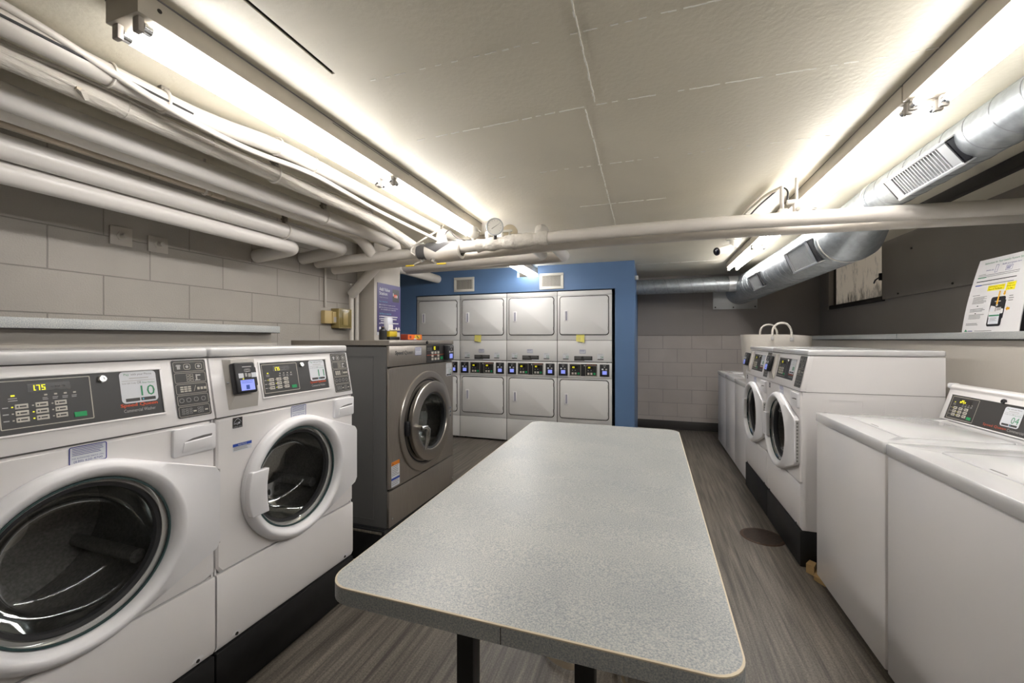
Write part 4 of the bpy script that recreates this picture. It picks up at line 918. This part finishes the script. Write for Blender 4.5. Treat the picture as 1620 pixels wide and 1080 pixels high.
mb = MB(); mb.loc(FS); mb.box(.425, .960, .0005, .828, 1.080, .003, 'panel'); h = .0035
for k in range(3): mb.rframe(.434 + .022 * k, 1.044, .450 + .022 * k, 1.062, .002, .0015, h, 'greytxt')
for k in range(4): mb.lines(.482 + .03 * k, 1.026, .492 + .03 * k, 1.036, 2, h, 'greytxt', .4)
mb.rect(.428, 1.010, .70, 1.0135, h, 'red'); cp = mb.build('control_panel', t)
mb = MB(); mb.loc(FS); mb.rect(.508, 1.045, .60, 1.074, h, 'dark'); mb.seg7('10', .515, 1.048, .023, 'led', h + .0005, 1.5); mb.build('display', cp)
for r_ in range(3):
    for q in range(3):
        if (r_, q) == (1, 1): continue
        mb = MB(); mb.loc(FS); mb.box(.490 + .042 * q, .974 + .0225 * r_, h - .001, .518 + .042 * q, .990 + .0225 * r_, h + .001, 'key', .001, 1); mb.build('key', cp)
mb = MB(); mb.loc(FS); mb.box(.622, .976, h - .001, .655, .994, h + .001, 'green', .001, 1); mb.build('start_button', cp)
mb = MB(); mb.loc(FS); mb.box(.672, .968, .003, .768, 1.078, .040, 'black', .008, 3); mb.rect(.70, 1.062, .75, 1.066, .0405, 'greytxt'); mb.disc(.722, 1.048, .006, .0405, 'greytxt', 10); mb.rect(.688, 1.022, .706, 1.036, .0405, 'paper'); mb.rect(.715, 1.024, .752, 1.034, .0405, 'greytxt'); rd = mb.build('card_reader', t)
mb = MB(); mb.loc(FS); mb.rect(.694, .980, .744, 1.014, .0405, 'screen'); mb.build('screen', rd)
mb = MB(); mb.loc(FS); sticker(mb, .712, .843, .806, .940, .0008, '12'); mb.build('number_sticker', t)
mb = MB(); mb.loc(FS); mb.rect(.022, .235, .106, .385, .0008, 'paper'); mb.rect(.022, .362, .106, .385, .0012, 'orangelabel'); mb.lines(.028, .295, .10, .357, 6, .0012, 'faint', .35); mb.rect(.022, .275, .106, .288, .0012, 'bluebar'); mb.lines(.028, .240, .10, .27, 3, .0012, 'faint', .3); mb.face([(.030, .367, .0015), (.042, .367, .0015), (.036, .379, .0015)], 'panel'); mb.build('warning_label', t)
mb = MB(); mb.cyl((.425, -.004, 1.10), (.425, -.010, 1.10), .011, 'black', 14); mb.build('lid_knob', t)
mb = MB(); mb.lathe([(.338, -.001), (.338, -.007), (.334, -.011), (.330, -.012), (.298, -.013), (.293, -.011), (.289, -.005), (.284, .03)], (cx, 0, cz), (0, 1, 0), 'stain2', NN)
mb.lathe([(.284, -.002), (.25, .004), (.22, .01)], (cx, 0, cz), (0, 1, 0), 'black', 64); mb.build('door_ring', t, 22)
mb = MB(); mb.lathe([(.25, .02), (.29, .03), (.29, .46), (.06, .48), (.001, .48)], (cx, 0, cz), (0, 1, 0), 'drum', 48)
for q in range(3):
    a = R(60 + 120 * q); c, s = math.cos(a), math.sin(a); mb.cyl((cx + c * .26, .10, cz + s * .26), (cx + c * .26, .44, cz + s * .26), .03, 'drum', 10)
mb.build('drum', t)
mb = MB(); dx = .012
mb.lathe([(.250, -.012), (.266, -.016), (.269, -.040), (.267, -.045), (.262, -.047), (.204, -.048), (.196, -.046), (.192, -.040), (.187, -.01)], (cx + dx, 0, cz), (0, 1, 0), 'stain2', NN)
for q in (-1, 0, 1): mb.cyl((cx + dx + .240, -.044, cz + .02 + q * .028), (cx + dx + .240, -.051, cz + .02 + q * .028), .007, 'chrome', 10)
mb.lathe([(.250, -.012), (.24, -.004), (.22, .004)], (cx + dx, 0, cz), (0, 1, 0), 'black', 64)
door = mb.build('door', t, 22)
mb = MB(); mb.lathe([(.190, -.034), (.178, -.030), (.172, -.005), (.165, .05), (.14, .085), (.08, .10), (.0005, .102)], (cx + dx, 0, cz), (0, 1, 0), 'glass', 64); mb.lathe([(.192, -.040), (.180, -.035), (.176, -.008)], (cx + dx, 0, cz), (0, 1, 0), 'gasket', 64); mb.build('door_glass', door)
mb = MB(); hx, hz = cx - .190, cz - .01
mb.cyl((hx, -.04, hz), (hx, -.082, hz), .017, 'chrome', 16); mb.tube([(hx - .022, -.085, hz), (hx + .03, -.089, hz), (hx + .050, -.091, hz - .02), (hx + .048, -.089, hz - .08), (hx + .030, -.085, hz - .145)], [.012, .014, .016, .014, .008], 'chrome', 12); mb.box(cx - .285, -.03, cz - .05, cx - .255, -.005, cz + .04, 'black', .004); mb.build('door_handle', door)
plinth('black base with a pale top edge under the brushed steel washer', -2.2, 2.03, -1.47, 2.90, .196, True)
# things on the steel washer
ZT = 1.318
t = thing('detergent_box', 'orange and yellow card box lying on the steel washer', 'box', (-1.66, 2.61, ZT))
mb = MB(); mb.box(-.03, -.09, 0, .03, .10, .040, 'maroon', .002); mb.build('carton', t)
mb = MB(); mb.loc(Matrix(((0, 0, 1, .0303), (1, 0, 0, 0), (0, 1, 0, 0), (0, 0, 0, 1)))); mb.rect(-.088, .002, .098, .038, .0003, 'orange'); mb.rect(.0, .008, .075, .034, .0006, 'yellow2'); mb.face([(.02, .032, .0009), (.028, .034, .0009), (.05, .018, .0009), (.068, .012, .0009), (.05, .012, .0009), (.034, .018, .0009)], 'black'); mb.rect(-.07, .01, -.045, .03, .0006, 'maroon'); mb.rect(-.012, .003, .02, .011, .0009, 'paper'); mb.build('front_print', t)
t = thing('dispenser', 'small yellow and black dispenser with a cloudy top on the steel washer', 'dispenser', (-1.72, 2.40, ZT))
mb = MB(); mb.box(-.03, -.02, 0, .04, .10, .022, 'black', .006); mb.build('foot', t)
mb = MB(); mb.box(-.02, 0, .022, .025, .09, .062, 'yellow2', .004); mb.build('body', t)
mb = MB(); mb.box(-.015, -.015, .06, .02, .045, .155, 'clear', .006); mb.box(.0205, -.01, .068, .022, .04, .105, 'paperwhite'); mb.box(-.02, .0, .066, .03, .12, .072, 'tan', .002); mb.build('cloudy_top', t)
t = thing('bottle', 'short black bottle at the left end of the items on the steel washer', 'bottle', (-1.70, 2.33, ZT))
mb = MB(); mb.lathe([(.001, 0), (.024, 0), (.026, .006), (.026, .062), (.018, .072), (.011, .076), (.011, .085), (.001, .085)], (0, 0, 0), (0, 0, 1), 'black', 24); mb.build('body', t)

# ------------------------------------------------------------------ stacked dryers
def dryer(label, x0, nums, lower=True):
    W, Dp = .660, .72; t = thing('stacked_dryer', label, 'tumble dryer', (x0, 5.0, 0), 0, 'stacked dryers in the blue wall')
    mb = MB(); mb.box(.002, .02, .02, W - .002, Dp, 1.905, 'dryer'); mb.box(.001, .019, .025, W + .005, .021, 1.90, 'dryer_line'); mb.box(0, .004, 1.864, W, .03, 1.917, 'dryer', .006)
    for x in (.06, W - .06): mb.cyl((x, .06, .001), (x, .06, .021), .02, 'iron', 10)
    mb.build('cabinet', t)
    FS = Matrix(((1, 0, 0, 0), (0, 0, -1, 0), (0, 1, 0, 0), (0, 0, 0, 1)))
    mb = MB(); mb.box(.001, .002, .022, W - .001, .02, .298, 'dryer', .003); mb.build('kick_panel', t)
    mb = MB(); mb.box(.001, .002, .302, W - .001, .02, .850, 'dryer', .003); mb.build('lower_front', t)
    mb = MB(); mb.box(.001, .002, 1.312, W - .001, .02, 1.862, 'dryer', .003); mb.build('upper_front', t)
    mb = MB(); mb.prism([(.001, .004, 1.050), (.001, .002, 1.308), (.001, .02, 1.308), (.001, .02, 1.050)], (W - .002, 0, 0), 'dryer', .002)
    for x in (.05, W - .06): mb.box(x, .0, 1.036, x + .014, .01, 1.048, 'iron')
    mb.build('service_panel', t)
    mb = MB(); mb.prism([(.001, -.008, .854), (.001, -.002, 1.040), (.001, .02, 1.040), (.001, .02, .854)], (W - .002, 0, 0), 'dryer', .003); mb.build('console', t)
    for (z0, z1, hz) in ((1.383, 1.846, 1.545), (.357, .822, .522)):
        mb = MB(); q = rr2(.036, z0, W - .042, z1, .03, 6)
        mb.prism([(p[0], -.012, p[1]) for p in q], (0, .014, 0), 'dryer', .004, 2)
        q2 = rr2(.026, z0 - .010, W - .032, z1 + .010, .038, 6); mb.face([(p[0], .0012, p[1]) for p in q2], 'dryer_line'); dr = mb.build('door', t)
        mb = MB(); mb.box(.086, -.017, hz, .138, -.011, hz + .135, 'white_plastic', .002); mb.box(.106, -.0185, hz + .012, .126, -.016, hz + .122, 'slotgrey'); mb.prism([(.094, -.017, hz + .008), (.106, -.017, hz + .014), (.106, -.017, hz + .120), (.094, -.017, hz + .127)], (.0, -.008, 0), 'white_plastic'); mb.build('door_handle', dr)
        for zz in (z0 + .05, z1 - .09): mb = MB(); mb.box(W - .046, -.012, zz, W - .034, .0, zz + .045, 'seam', .002); mb.build('hinge', dr)
    CS = Matrix(((1, 0, 0, 0), (0, .032, -1, -.0062), (0, 1, .032, .854), (0, 0, 0, 1)))
    for x0_, num in ((.018, 0), (.520, 1)):
        mb = MB(); mb.loc(CS); mb.box(x0_, .022, .0005, x0_ + .112, .168, .012, 'black', .003); mb.rect(x0_ + .04, .150, x0_ + .075, .154, .0125, 'greytxt'); mb.disc(x0_ + .055, .134, .007, .0125, 'greytxt', 8); mb.rect(x0_ + .022, .100, x0_ + .043, .118, .0125, 'paper'); mb.rect(x0_ + .066, .100, x0_ + .086, .116, .0125, 'greytxt'); rd = mb.build('card_reader', t)
        mb = MB(); mb.loc(CS); mb.rect(x0_ + .030, .046, x0_ + .084, .090, .0125, 'screen'); mb.build('screen', rd)
    mb = MB(); mb.loc(CS); mb.box(.152, .022, .0005, .488, .168, .004, 'black'); h = .0046
    mb.rframe(.156, .026, .292, .164, .004, .003, h, 'outline'); mb.rframe(.348, .026, .484, .150, .004, .003, h, 'outline'); mb.text('Speed Queen', .366, .153, .478, .166, h, 'red'); mb.disc(.336, .150, .008, h, 'greytxt', 10)
    for o_ in (.156, .348):
        mb.rect(o_ + .018, .114, o_ + .095, .140, h - .0002, 'dark'); mb.seg7('1.50', o_ + .026, .118, .017, 'led', h + .0003)
        for k in range(2): mb.rect(o_ + .03 + .035 * k, .085, o_ + .036 + .035 * k, .095, h, 'greytxt')
        mb.box(o_ + .024, .040, .004, o_ + .048, .064, .006, 'key', .001, 1); mb.box(o_ + .060, .040, .004, o_ + .084, .064, .006, 'key', .001, 1); mb.box(o_ + .096, .040, .004, o_ + .120, .064, .006, 'green', .001, 1)
    mb.build('control_panel', t)
    mb = MB(); mb.loc(FS); y = .0
    mb.rect(.21, 1.062, .43, 1.118, .0005, 'panel'); mb.lines(.215, 1.075, .315, 1.112, 3, .001, 'faint', .4); mb.lines(.325, 1.082, .425, 1.112, 3, .001, 'faint', .4); mb.rect(.335, 1.056, .43, 1.068, .0012, 'paper'); mb.build('instruction_plate', t)
    mb = MB(); mb.loc(FS); service(mb, .275, 1.150, .350, 1.196, .0005); mb.build('service_label', t)
    for uu, nn in ((.068, nums[0]), (.49, nums[1])):
        mb = MB(); mb.loc(FS); mb.rect(uu, 1.075, uu + .075, 1.150, .0005, 'paper'); mb.lines(uu + .01, 1.13, uu + .065, 1.148, 2, .0009, 'greytxt', .3); mb.text(nn, uu + .036, 1.092, uu + .070, 1.122, .001, 'greentxt'); mb.rect(uu + .002, 1.076, uu + .073, 1.086, .001, 'panel'); mb.build('number_sticker', t)
    return t
for k, (nn, lab) in enumerate(((('17', '18'), 'leftmost stacked dryer, lower half hidden by the steel washer'), (('19', '20'), 'stacked dryer second from the left with a yellow note, stickers 19 and 20'), (('21', '22'), 'stacked dryer without a yellow note, stickers 21 and 22'), (('23', '24'), 'rightmost stacked dryer with a yellow note, stickers 23 and 24'))):
    dryer(lab, -3.088 + .667 * k, nn)
for x, wd, lab in ((-2.421 + .215, .095, 'yellow sticky note on the second dryer from the left'), (-1.087 + .235, .10, 'yellow sticky note on the rightmost dryer')):
    mb = MB(); a = [(x, 4.9855, 1.375), (x + wd, 4.9855, 1.377)]
    mb.loft([[(x, 4.999, 1.381), (x + wd, 4.999, 1.381)], [(x, 4.992, 1.34), (x + wd, 4.991, 1.34)], [(x + .002, 4.986, 1.300), (x + wd + .002, 4.982, 1.285)]], 'yellow', False)
    mb.loft([[(x + .002, 4.9865, 1.300), (x + wd + .002, 4.9825, 1.285)], [(x, 4.9925, 1.34), (x + wd, 4.9915, 1.34)], [(x, 4.9995, 1.381), (x + wd, 4.9995, 1.381)]], 'yellow', False)
    for q in range(3): mb.loft([[(x + .02, 4.9895 - .0015 * q, 1.345 - .014 * q), (x + .06, 4.9895 - .0015 * q, 1.345 - .014 * q)], [(x + .02, 4.989 - .0015 * q, 1.342 - .014 * q), (x + .06, 4.989 - .0015 * q, 1.342 - .014 * q)]], 'tan', False)
    tag(mb.build('sticky_note'), lab, 'note', 'yellow notes on the dryers')
def grill(label, x0, x1, z0, z1, cross):
    t = thing('wall_vent', label, 'vent', ((x0 + x1) / 2, YW, (z0 + z1) / 2), 0, 'vents in the blue wall'); w2, h2 = (x1 - x0) / 2, (z1 - z0) / 2; f = .033
    mb = MB(); mb.box(-w2, -.012, -h2, w2, 0, -h2 + f, 'vent', .003); mb.box(-w2, -.012, h2 - f, w2, 0, h2, 'vent', .003); mb.box(-w2, -.012, -h2 + f, -w2 + f, 0, h2 - f, 'vent', .003); mb.box(w2 - f, -.012, -h2 + f, w2, 0, h2 - f, 'vent', .003); mb.build('frame', t)
    mb = MB(); mb.box(-w2 + f, -.0015, -h2 + f, w2 - f, -.0005, h2 - f, 'slot'); n = 14
    for k in range(n): x = -w2 + f + (2 * w2 - 2 * f) * (k + .5) / n; mb.box(x - .0034, -.008, -h2 + f, x + .0034, -.002, h2 - f, 'ventslat')
    if cross:
        for k in range(8): z = -h2 + f + (2 * h2 - 2 * f) * (k + .5) / 8; mb.box(-w2 + f, -.0085, z - .0022, w2 - f, -.0070, z + .0022, 'ventslat')
    mb.build('slats', t)
grill('left white vent in the blue wall, vertical slats only', -2.508, -2.211, 1.962, 2.155, False)
grill('right white vent in the blue wall, criss-cross grid beside the light notch', -1.313, -1.010, 1.950, 2.149, True)
mb = MB(); mb.box(BX1, 5.20, 2.05, BX1 + .04, 5.26, 2.10, 'vent', .005); tag(mb.build('sensor'), 'small white sensor on the side of the blue wall', 'sensor')

# ------------------------------------------------------------------ top-load washers
def top_loader(label, x0, y0, W, num, console=True):
    """x0 front, y0 far end; local x runs towards the camera, y into the machine"""
    Dp, Hl = .64, .92; t = thing('top_load_washer', label, 'washing machine', (x0, y0, 0), -90, 'white top-load washers')
    mb = MB(); mb.box(.003, .006, .025, W - .003, Dp, .868, 'white', .006); mb.box(.02, .04, .001, W - .02, Dp - .02, .03, 'iron'); mb.build('cabinet', t)
    mb = MB(); rw = .10; z0 = .874
    lo = lambda ins, z: [(p[0], p[1], z) for p in rr2(ins, ins, W - ins, Dp - .0 - ins, .012, 4)]
    inn = lambda ins, z: [(p[0], p[1], z) for p in rr2(.10 + ins, .105 + ins, W - .10 - ins, .47 - ins, .03, 4)]
    mb.loft([lo(0.002, z0), lo(0, z0 + .004), lo(0, Hl - .008), lo(.003, Hl - .002), lo(.010, Hl), inn(0, Hl), inn(.006, Hl - .006)], 'white_lid', True, True, True); mb.build('top', t)
    mb = MB(); mb.prism([(p[0], p[1], Hl - .006) for p in rr2(.104, .108, W - .104, .465, .026, 4)], (0, 0, .009), 'white_lid', .003); mb.prism([(W * .5 - .05, .106, Hl - .003), (W * .5 + .05, .106, Hl - .003), (W * .5 + .03, .122, Hl + .0035), (W * .5 - .03, .122, Hl + .0035)], (0, 0, .001), 'seam') ; mb.build('lid', t)
    if console:
        mb = MB(); mb.prism([(0, .535, Hl), (0, .579, 1.070), (0, .572, 1.083), (0, .580, 1.094), (0, .600, 1.098), (0, Dp + .02, 1.085), (0, Dp + .02, Hl)], (W, 0, 0), 'white', .004); mb.box(-.004, .570, 1.075, .02, .61, 1.100, 'white_plastic', .006); mb.build('console', t)
        L = math.hypot(.044, .150); S = Matrix(((1, 0, 0, 0), (0, .044 / L, -.150 / L, .535), (0, .150 / L, .044 / L, Hl), (0, 0, 0, 1))) @ Matrix.Translation((0, 0, .0005))
        if num: control(t, S, Matrix(), 0, 0, num, 'oPEn', 1, False, (.050, .014, .222, .125), (.040, .008, W - .035, .131), True)
    return t
top_loader('nearest top-load washer on the right, cut by the frame edge', .868, 1.972, .70, None)
top_loader('top-load washer with sticker 04 beside the wooden shim', .868, 2.682, .70, '04')
top_loader('farthest white top-load washer, against the back wall', .836, 5.88, .543, None, False)
top_loader('white top-load washer between the farthest one and the hamper', .836, 5.333, .543, None, False)
top_loader('white top-load washer under the cloth hamper', .836, 4.786, .543, None, False)
mb = MB(); mb.prism([(.855, 2.66, 0), (.89, 2.74, 0), (.90, 2.70, 0), (.89, 2.60, 0)], (0, 0, .024), 'wood'); mb.prism([(.842, 2.735, 0), (.875, 2.785, 0), (.90, 2.76, 0), (.87, 2.70, 0)], (0, 0, .05), 'wood'); tag(mb.build('wood_shim'), 'tan wooden shim on the floor under the top-load washer', 'shim')
# hamper
t = thing('laundry_hamper', 'off-white cloth laundry hamper with two loop handles on the far washer', 'hamper', (1.13, 4.50, .9245))
mb = MB(); loops = []
for z, sx, sy in ((.0, .20, .17), (.012, .235, .19), (.05, .25, .20), (.2, .265, .21), (.38, .275, .215), (.443, .278, .22)):
    wob = lambda a: 1 + .012 * math.sin(3 * a + z * 9)
    loops.append([(sx * wob(a) * (abs(math.cos(a)) ** .6) * (1 if math.cos(a) > 0 else -1), sy * wob(a) * (abs(math.sin(a)) ** .6) * (1 if math.sin(a) > 0 else -1), z - (.022 * max(0, math.cos(a)) if z > .4 else 0)) for a in [2 * math.pi * k / 48 for k in range(48)]])
mb.loft(loops, 'fabric', True, True, False); inn = [[(p[0] * .975, p[1] * .975, p[2]) for p in l] for l in loops[::-1]]; mb.loft([loops[-1]] + inn[:-1], 'fabric', True, False, True); mb.build('body', t, 60)
for yy in (-.222, .215):
    mb = MB(); pts = fillet([(-.075, yy, .41), (-.07, yy, .50), (-.03, yy, .545), (.04, yy, .545), (.075, yy, .49), (.08, yy, .40)], .05); mb.tube(pts, .009, 'fabric', 8); mb.box(-.088, yy - .01, .39, -.062, yy + .01, .425, 'greytxt', .003); mb.box(.066, yy - .01, .38, .094, yy + .01, .415, 'greytxt', .003); mb.build('handle', t)

# ------------------------------------------------------------------ folding table
t = thing('work_table', 'large grey speckled laminate table with rounded corners in the middle of the room', 'table', (-.247, 1.475, 0))
mb = MB(); k = .0201; zt = lambda y: CAMZ - .5 + k * (y - .65)
poly = rr2(-.389, -.803, .389, .803, .055, 8)
tp = [(p[0], p[1], zt(p[1] + 1.475)) for p in poly]
ins = lambda d, dz: [(p[0] * (1 - d / .389), p[1] * (1 - d / .803), p[2] + dz) for p in tp]
mb.loft([ins(.002, -.036), ins(0, -.034), ins(0, -.0035)], 'lam', True, True, False); mb.loft([ins(0, -.0035), ins(0.0, -.001), ins(.003, 0)], 'tan', True); mb.loft([ins(.003, 0), ins(.004, 0)], 'lam', True, False, True)
mb.box(-.001, -.8035, zt(.672) - .034, .0005, -.8028, zt(.672) - .004, 'iron'); mb.build('tabletop', t)
for yy in (-.60, .60):
    for x in (-.155, .118):
        mb = MB(); mb.box(x - .021, yy - .021, .04, x + .021, yy + .021, zt(yy + 1.475) - .034, 'black', .003); mb.build('leg', t)
    mb = MB(); mb.box(-.25, yy - .025, .0, .30, yy + .025, .04, 'black', .006); mb.build('foot', t)
mb = MB(); mb.box(-.14, -.56, .715, .16, .56, .755, 'black', .003); mb.build('stretcher', t)
# tote bag on the floor under the table
t = thing('tote_bag', 'black bag with tan strap handles lying on the floor under the table', 'bag', (-.10, 1.80, 0))
mb = MB(); mb.box(-.02, -.13, .001, .30, .14, .10, 'bag', .04, 4); mb.build('body', t)
def strap_loop(pts, wd):
    mb = MB(); pts = fillet(pts, .06); a = [p + Vector((0, 0, wd)) for p in pts]
    mb.loft([pts, a], 'strap', False); mb.loft([[p + Vector((.003, .002, 0)) for p in a], [p + Vector((.003, .002, 0)) for p in pts]], 'strap', False); return mb.build('strap', t)
strap_loop([(-.02, -.03, .03), (-.16, .02, .015), (-.32, -.02, .004), (-.33, -.14, .004), (-.20, -.20, .006), (-.03, -.10, .02)], .026)
strap_loop([(.0, -.10, .05), (-.01, -.17, .03), (.02, -.24, .006), (.10, -.24, .006), (.14, -.13, .05)], .028)

# ------------------------------------------------------------------ small things
mb = MB(); mb.lathe([(.001, .004), (.118, .004), (.128, .003), (.132, .0005)], (.715, 3.13, 0), (0, 0, 1), 'rustdrain', 40)
for k in range(-9, 10):
    L = math.sqrt(max(0, .112 ** 2 - (k * .0118) ** 2)); mb.box(.715 - L, 3.13 + k * .0118 - .0026, .004, .715 + L, 3.13 + k * .0118 + .0026, .0048, 'iron')
tag(mb.build('floor_drain'), 'round rusty floor drain beside the right black base', 'drain')
for y0, y1, z0, z1, lab in ((1.364, 1.462, 1.825, 1.924, 'left blank wall plate with a bolt on the block wall'), (1.538, 1.638, 1.823, 1.912, 'right blank wall plate with a bolt on the block wall')):
    t = thing('wall_plate', lab, 'wall plate', (XL, (y0 + y1) / 2, (z0 + z1) / 2), 0, 'painted plates on the block wall'); a, b = (y1 - y0) / 2, (z1 - z0) / 2
    mb = MB(); mb.box(0, -a, -b, .012, a, b, 'col', .002); mb.build('plate', t); mb = MB(); mb.cyl((.008, 0, 0), (.016, 0, 0), .024, 'col', 6); mb.cyl((.012, 0, 0), (.040, .004, .002), .012, 'col', 12); mb.build('bolt', t)
t = thing('thermostat', 'small cream thermostat on the block wall at the conduit end', 'thermostat', (XL, 2.893, 1.515))
mb = MB(); mb.box(0, -.064, -.055, .045, .03, .058, 'cream', .004); mb.build('back_box', t); mb = MB(); mb.box(.02, .02, -.052, .055, .072, .052, 'cream', .004); mb.box(.056, .030, -.04, .057, .066, .005, 'greytxt'); mb.build('cover', t)
t = thing('guard_box', 'amber plastic guard box beside the cream thermostat', 'guard box', (XL, 3.03, 1.51))
mb = MB(); mb.box(0, -.078, -.088, .004, .085, .088, 'amber'); mb.box(0, -.078, -.088, .085, -.072, .088, 'amber', .002); mb.box(0, .079, -.088, .085, .085, .088, 'amber', .002); mb.box(0, -.078, .082, .085, .085, .088, 'amber', .002); mb.box(0, -.078, -.088, .085, .085, -.082, 'amber', .002)
mb.box(.079, -.072, -.082, .085, .079, .082, 'amberpane', .001); mb.build('case', t); mb = MB(); mb.box(.0855, -.03, -.06, .088, .035, .055, 'amber', .001); mb.build('window', t)
t = thing('poster', 'purple poster with white writing on the column, headed Add Value Station', 'poster', (-2.5, 3.335, 1.365))
PS = Matrix(((0, 0, 1, 0), (1, 0, 0, 0), (0, 1, 0, 0), (0, 0, 0, 1)))
mb = MB(); mb.loc(PS); mb.box(0, .03, .0005, .385, .51, .004, 'purple'); mb.build('sheet', t)
mb = MB(); mb.loc(PS); h = .0045; mb.text('Add Value', .03, .435, .20, .468, h, 'paperwhite'); mb.text('Station', .03, .395, .158, .427, h, 'paperwhite'); mb.text('Usage Instructions', .03, .366, .17, .378, h, 'greytxt')
mb.text('Buy a Value Card', .03, .322, .16, .336, h, 'cyan'); mb.text('Add Value to a Value Card', .03, .205, .22, .220, h, 'cyan')
for v in (.298, .272, .183, .158, .115): mb.disc(.036, v, .007, h, 'paperwhite', 8)
mb.text('Select "Buy Card" on payment terminal', .05, .292, .29, .304, h, 'paperwhite'); mb.text('Follow instructions on the screen to purchase', .05, .266, .34, .278, h, 'paperwhite'); mb.text('with credit/debit card or Value Card', .05, .248, .30, .259, h, 'paperwhite')
mb.lines(.05, .174, .36, .190, 1, h, 'paperwhite', .6, .1); mb.lines(.05, .150, .34, .166, 1, h, 'paperwhite', .6, .1); mb.lines(.05, .108, .35, .124, 1, h, 'paperwhite', .6, .1); mb.lines(.05, .132, .26, .146, 1, h, 'paperwhite', .6, .1)
for k, c in enumerate(('paperwhite', 'orangearrow', 'paperwhite')): mb.disc(.04 + .045 * k, .068, .015, h, c, 14); 
for k in (0, 1): mb.disc(.31 + .045 * k, .068, .015, h, 'paperwhite', 14)
mb.rrect(.245, .34, .36, .47, .01, h, 'panel'); mb.rect(.25, .40, .266, .43, h + .0005, 'greytxt'); mb.rrect(.27, .385, .325, .418, .008, h + .0005, 'red'); mb.rect(.285, .385, .30, .405, h + .0008, 'greytxt'); mb.rect(.315, .385, .328, .41, h + .0008, 'paper'); mb.build('print', t)
mb = MB(); mb.loc(PS); mb.box(-.002, 0, .0005, .12, .027, .004, 'paper'); mb.text('VALUE', .03, .008, .09, .018, .0045, 'faint') if False else mb.lines(.03, .008, .09, .020, 1, .0045, 'greytxt', .6, 0); mb.build('tag', t)
# security camera
t = thing('security_camera', 'white bullet security camera hanging from the ceiling beside the far strip light', 'security camera', (.735, 4.22, ZC))
mb = MB(); mb.lathe([(.001, 0), (.062, 0), (.062, -.014), (.036, -.020), (.036, -.075), (.028, -.085), (.001, -.085)], (0, 0, 0), (0, 0, 1), 'vent', 28); mb.build('mount', t)
a, b = Vector((-.01, -.03, -.085)), Vector((-.160, -.145, -.138)); ax = (b - a).normalized()
mb = MB(); mb.lathe([(.001, 0), (.012, 0), (.012, .02), (.026, .03), (.036, .045), (.036, (b - a).length), (.033, (b - a).length)], a, ax, 'vent', 28); bd = mb.build('body', t)
mb = MB(); Lh = (b - a).length; mb.lathe([(.0355, Lh - .002), (.0355, Lh + .008), (.026, Lh + .008), (.024, Lh + .002)], a, ax, 'iron', 28); mb.lathe([(.025, Lh + .003), (.012, Lh + .006), (.0005, Lh + .007)], a, ax, 'lens', 24); mb.build('lens', bd)
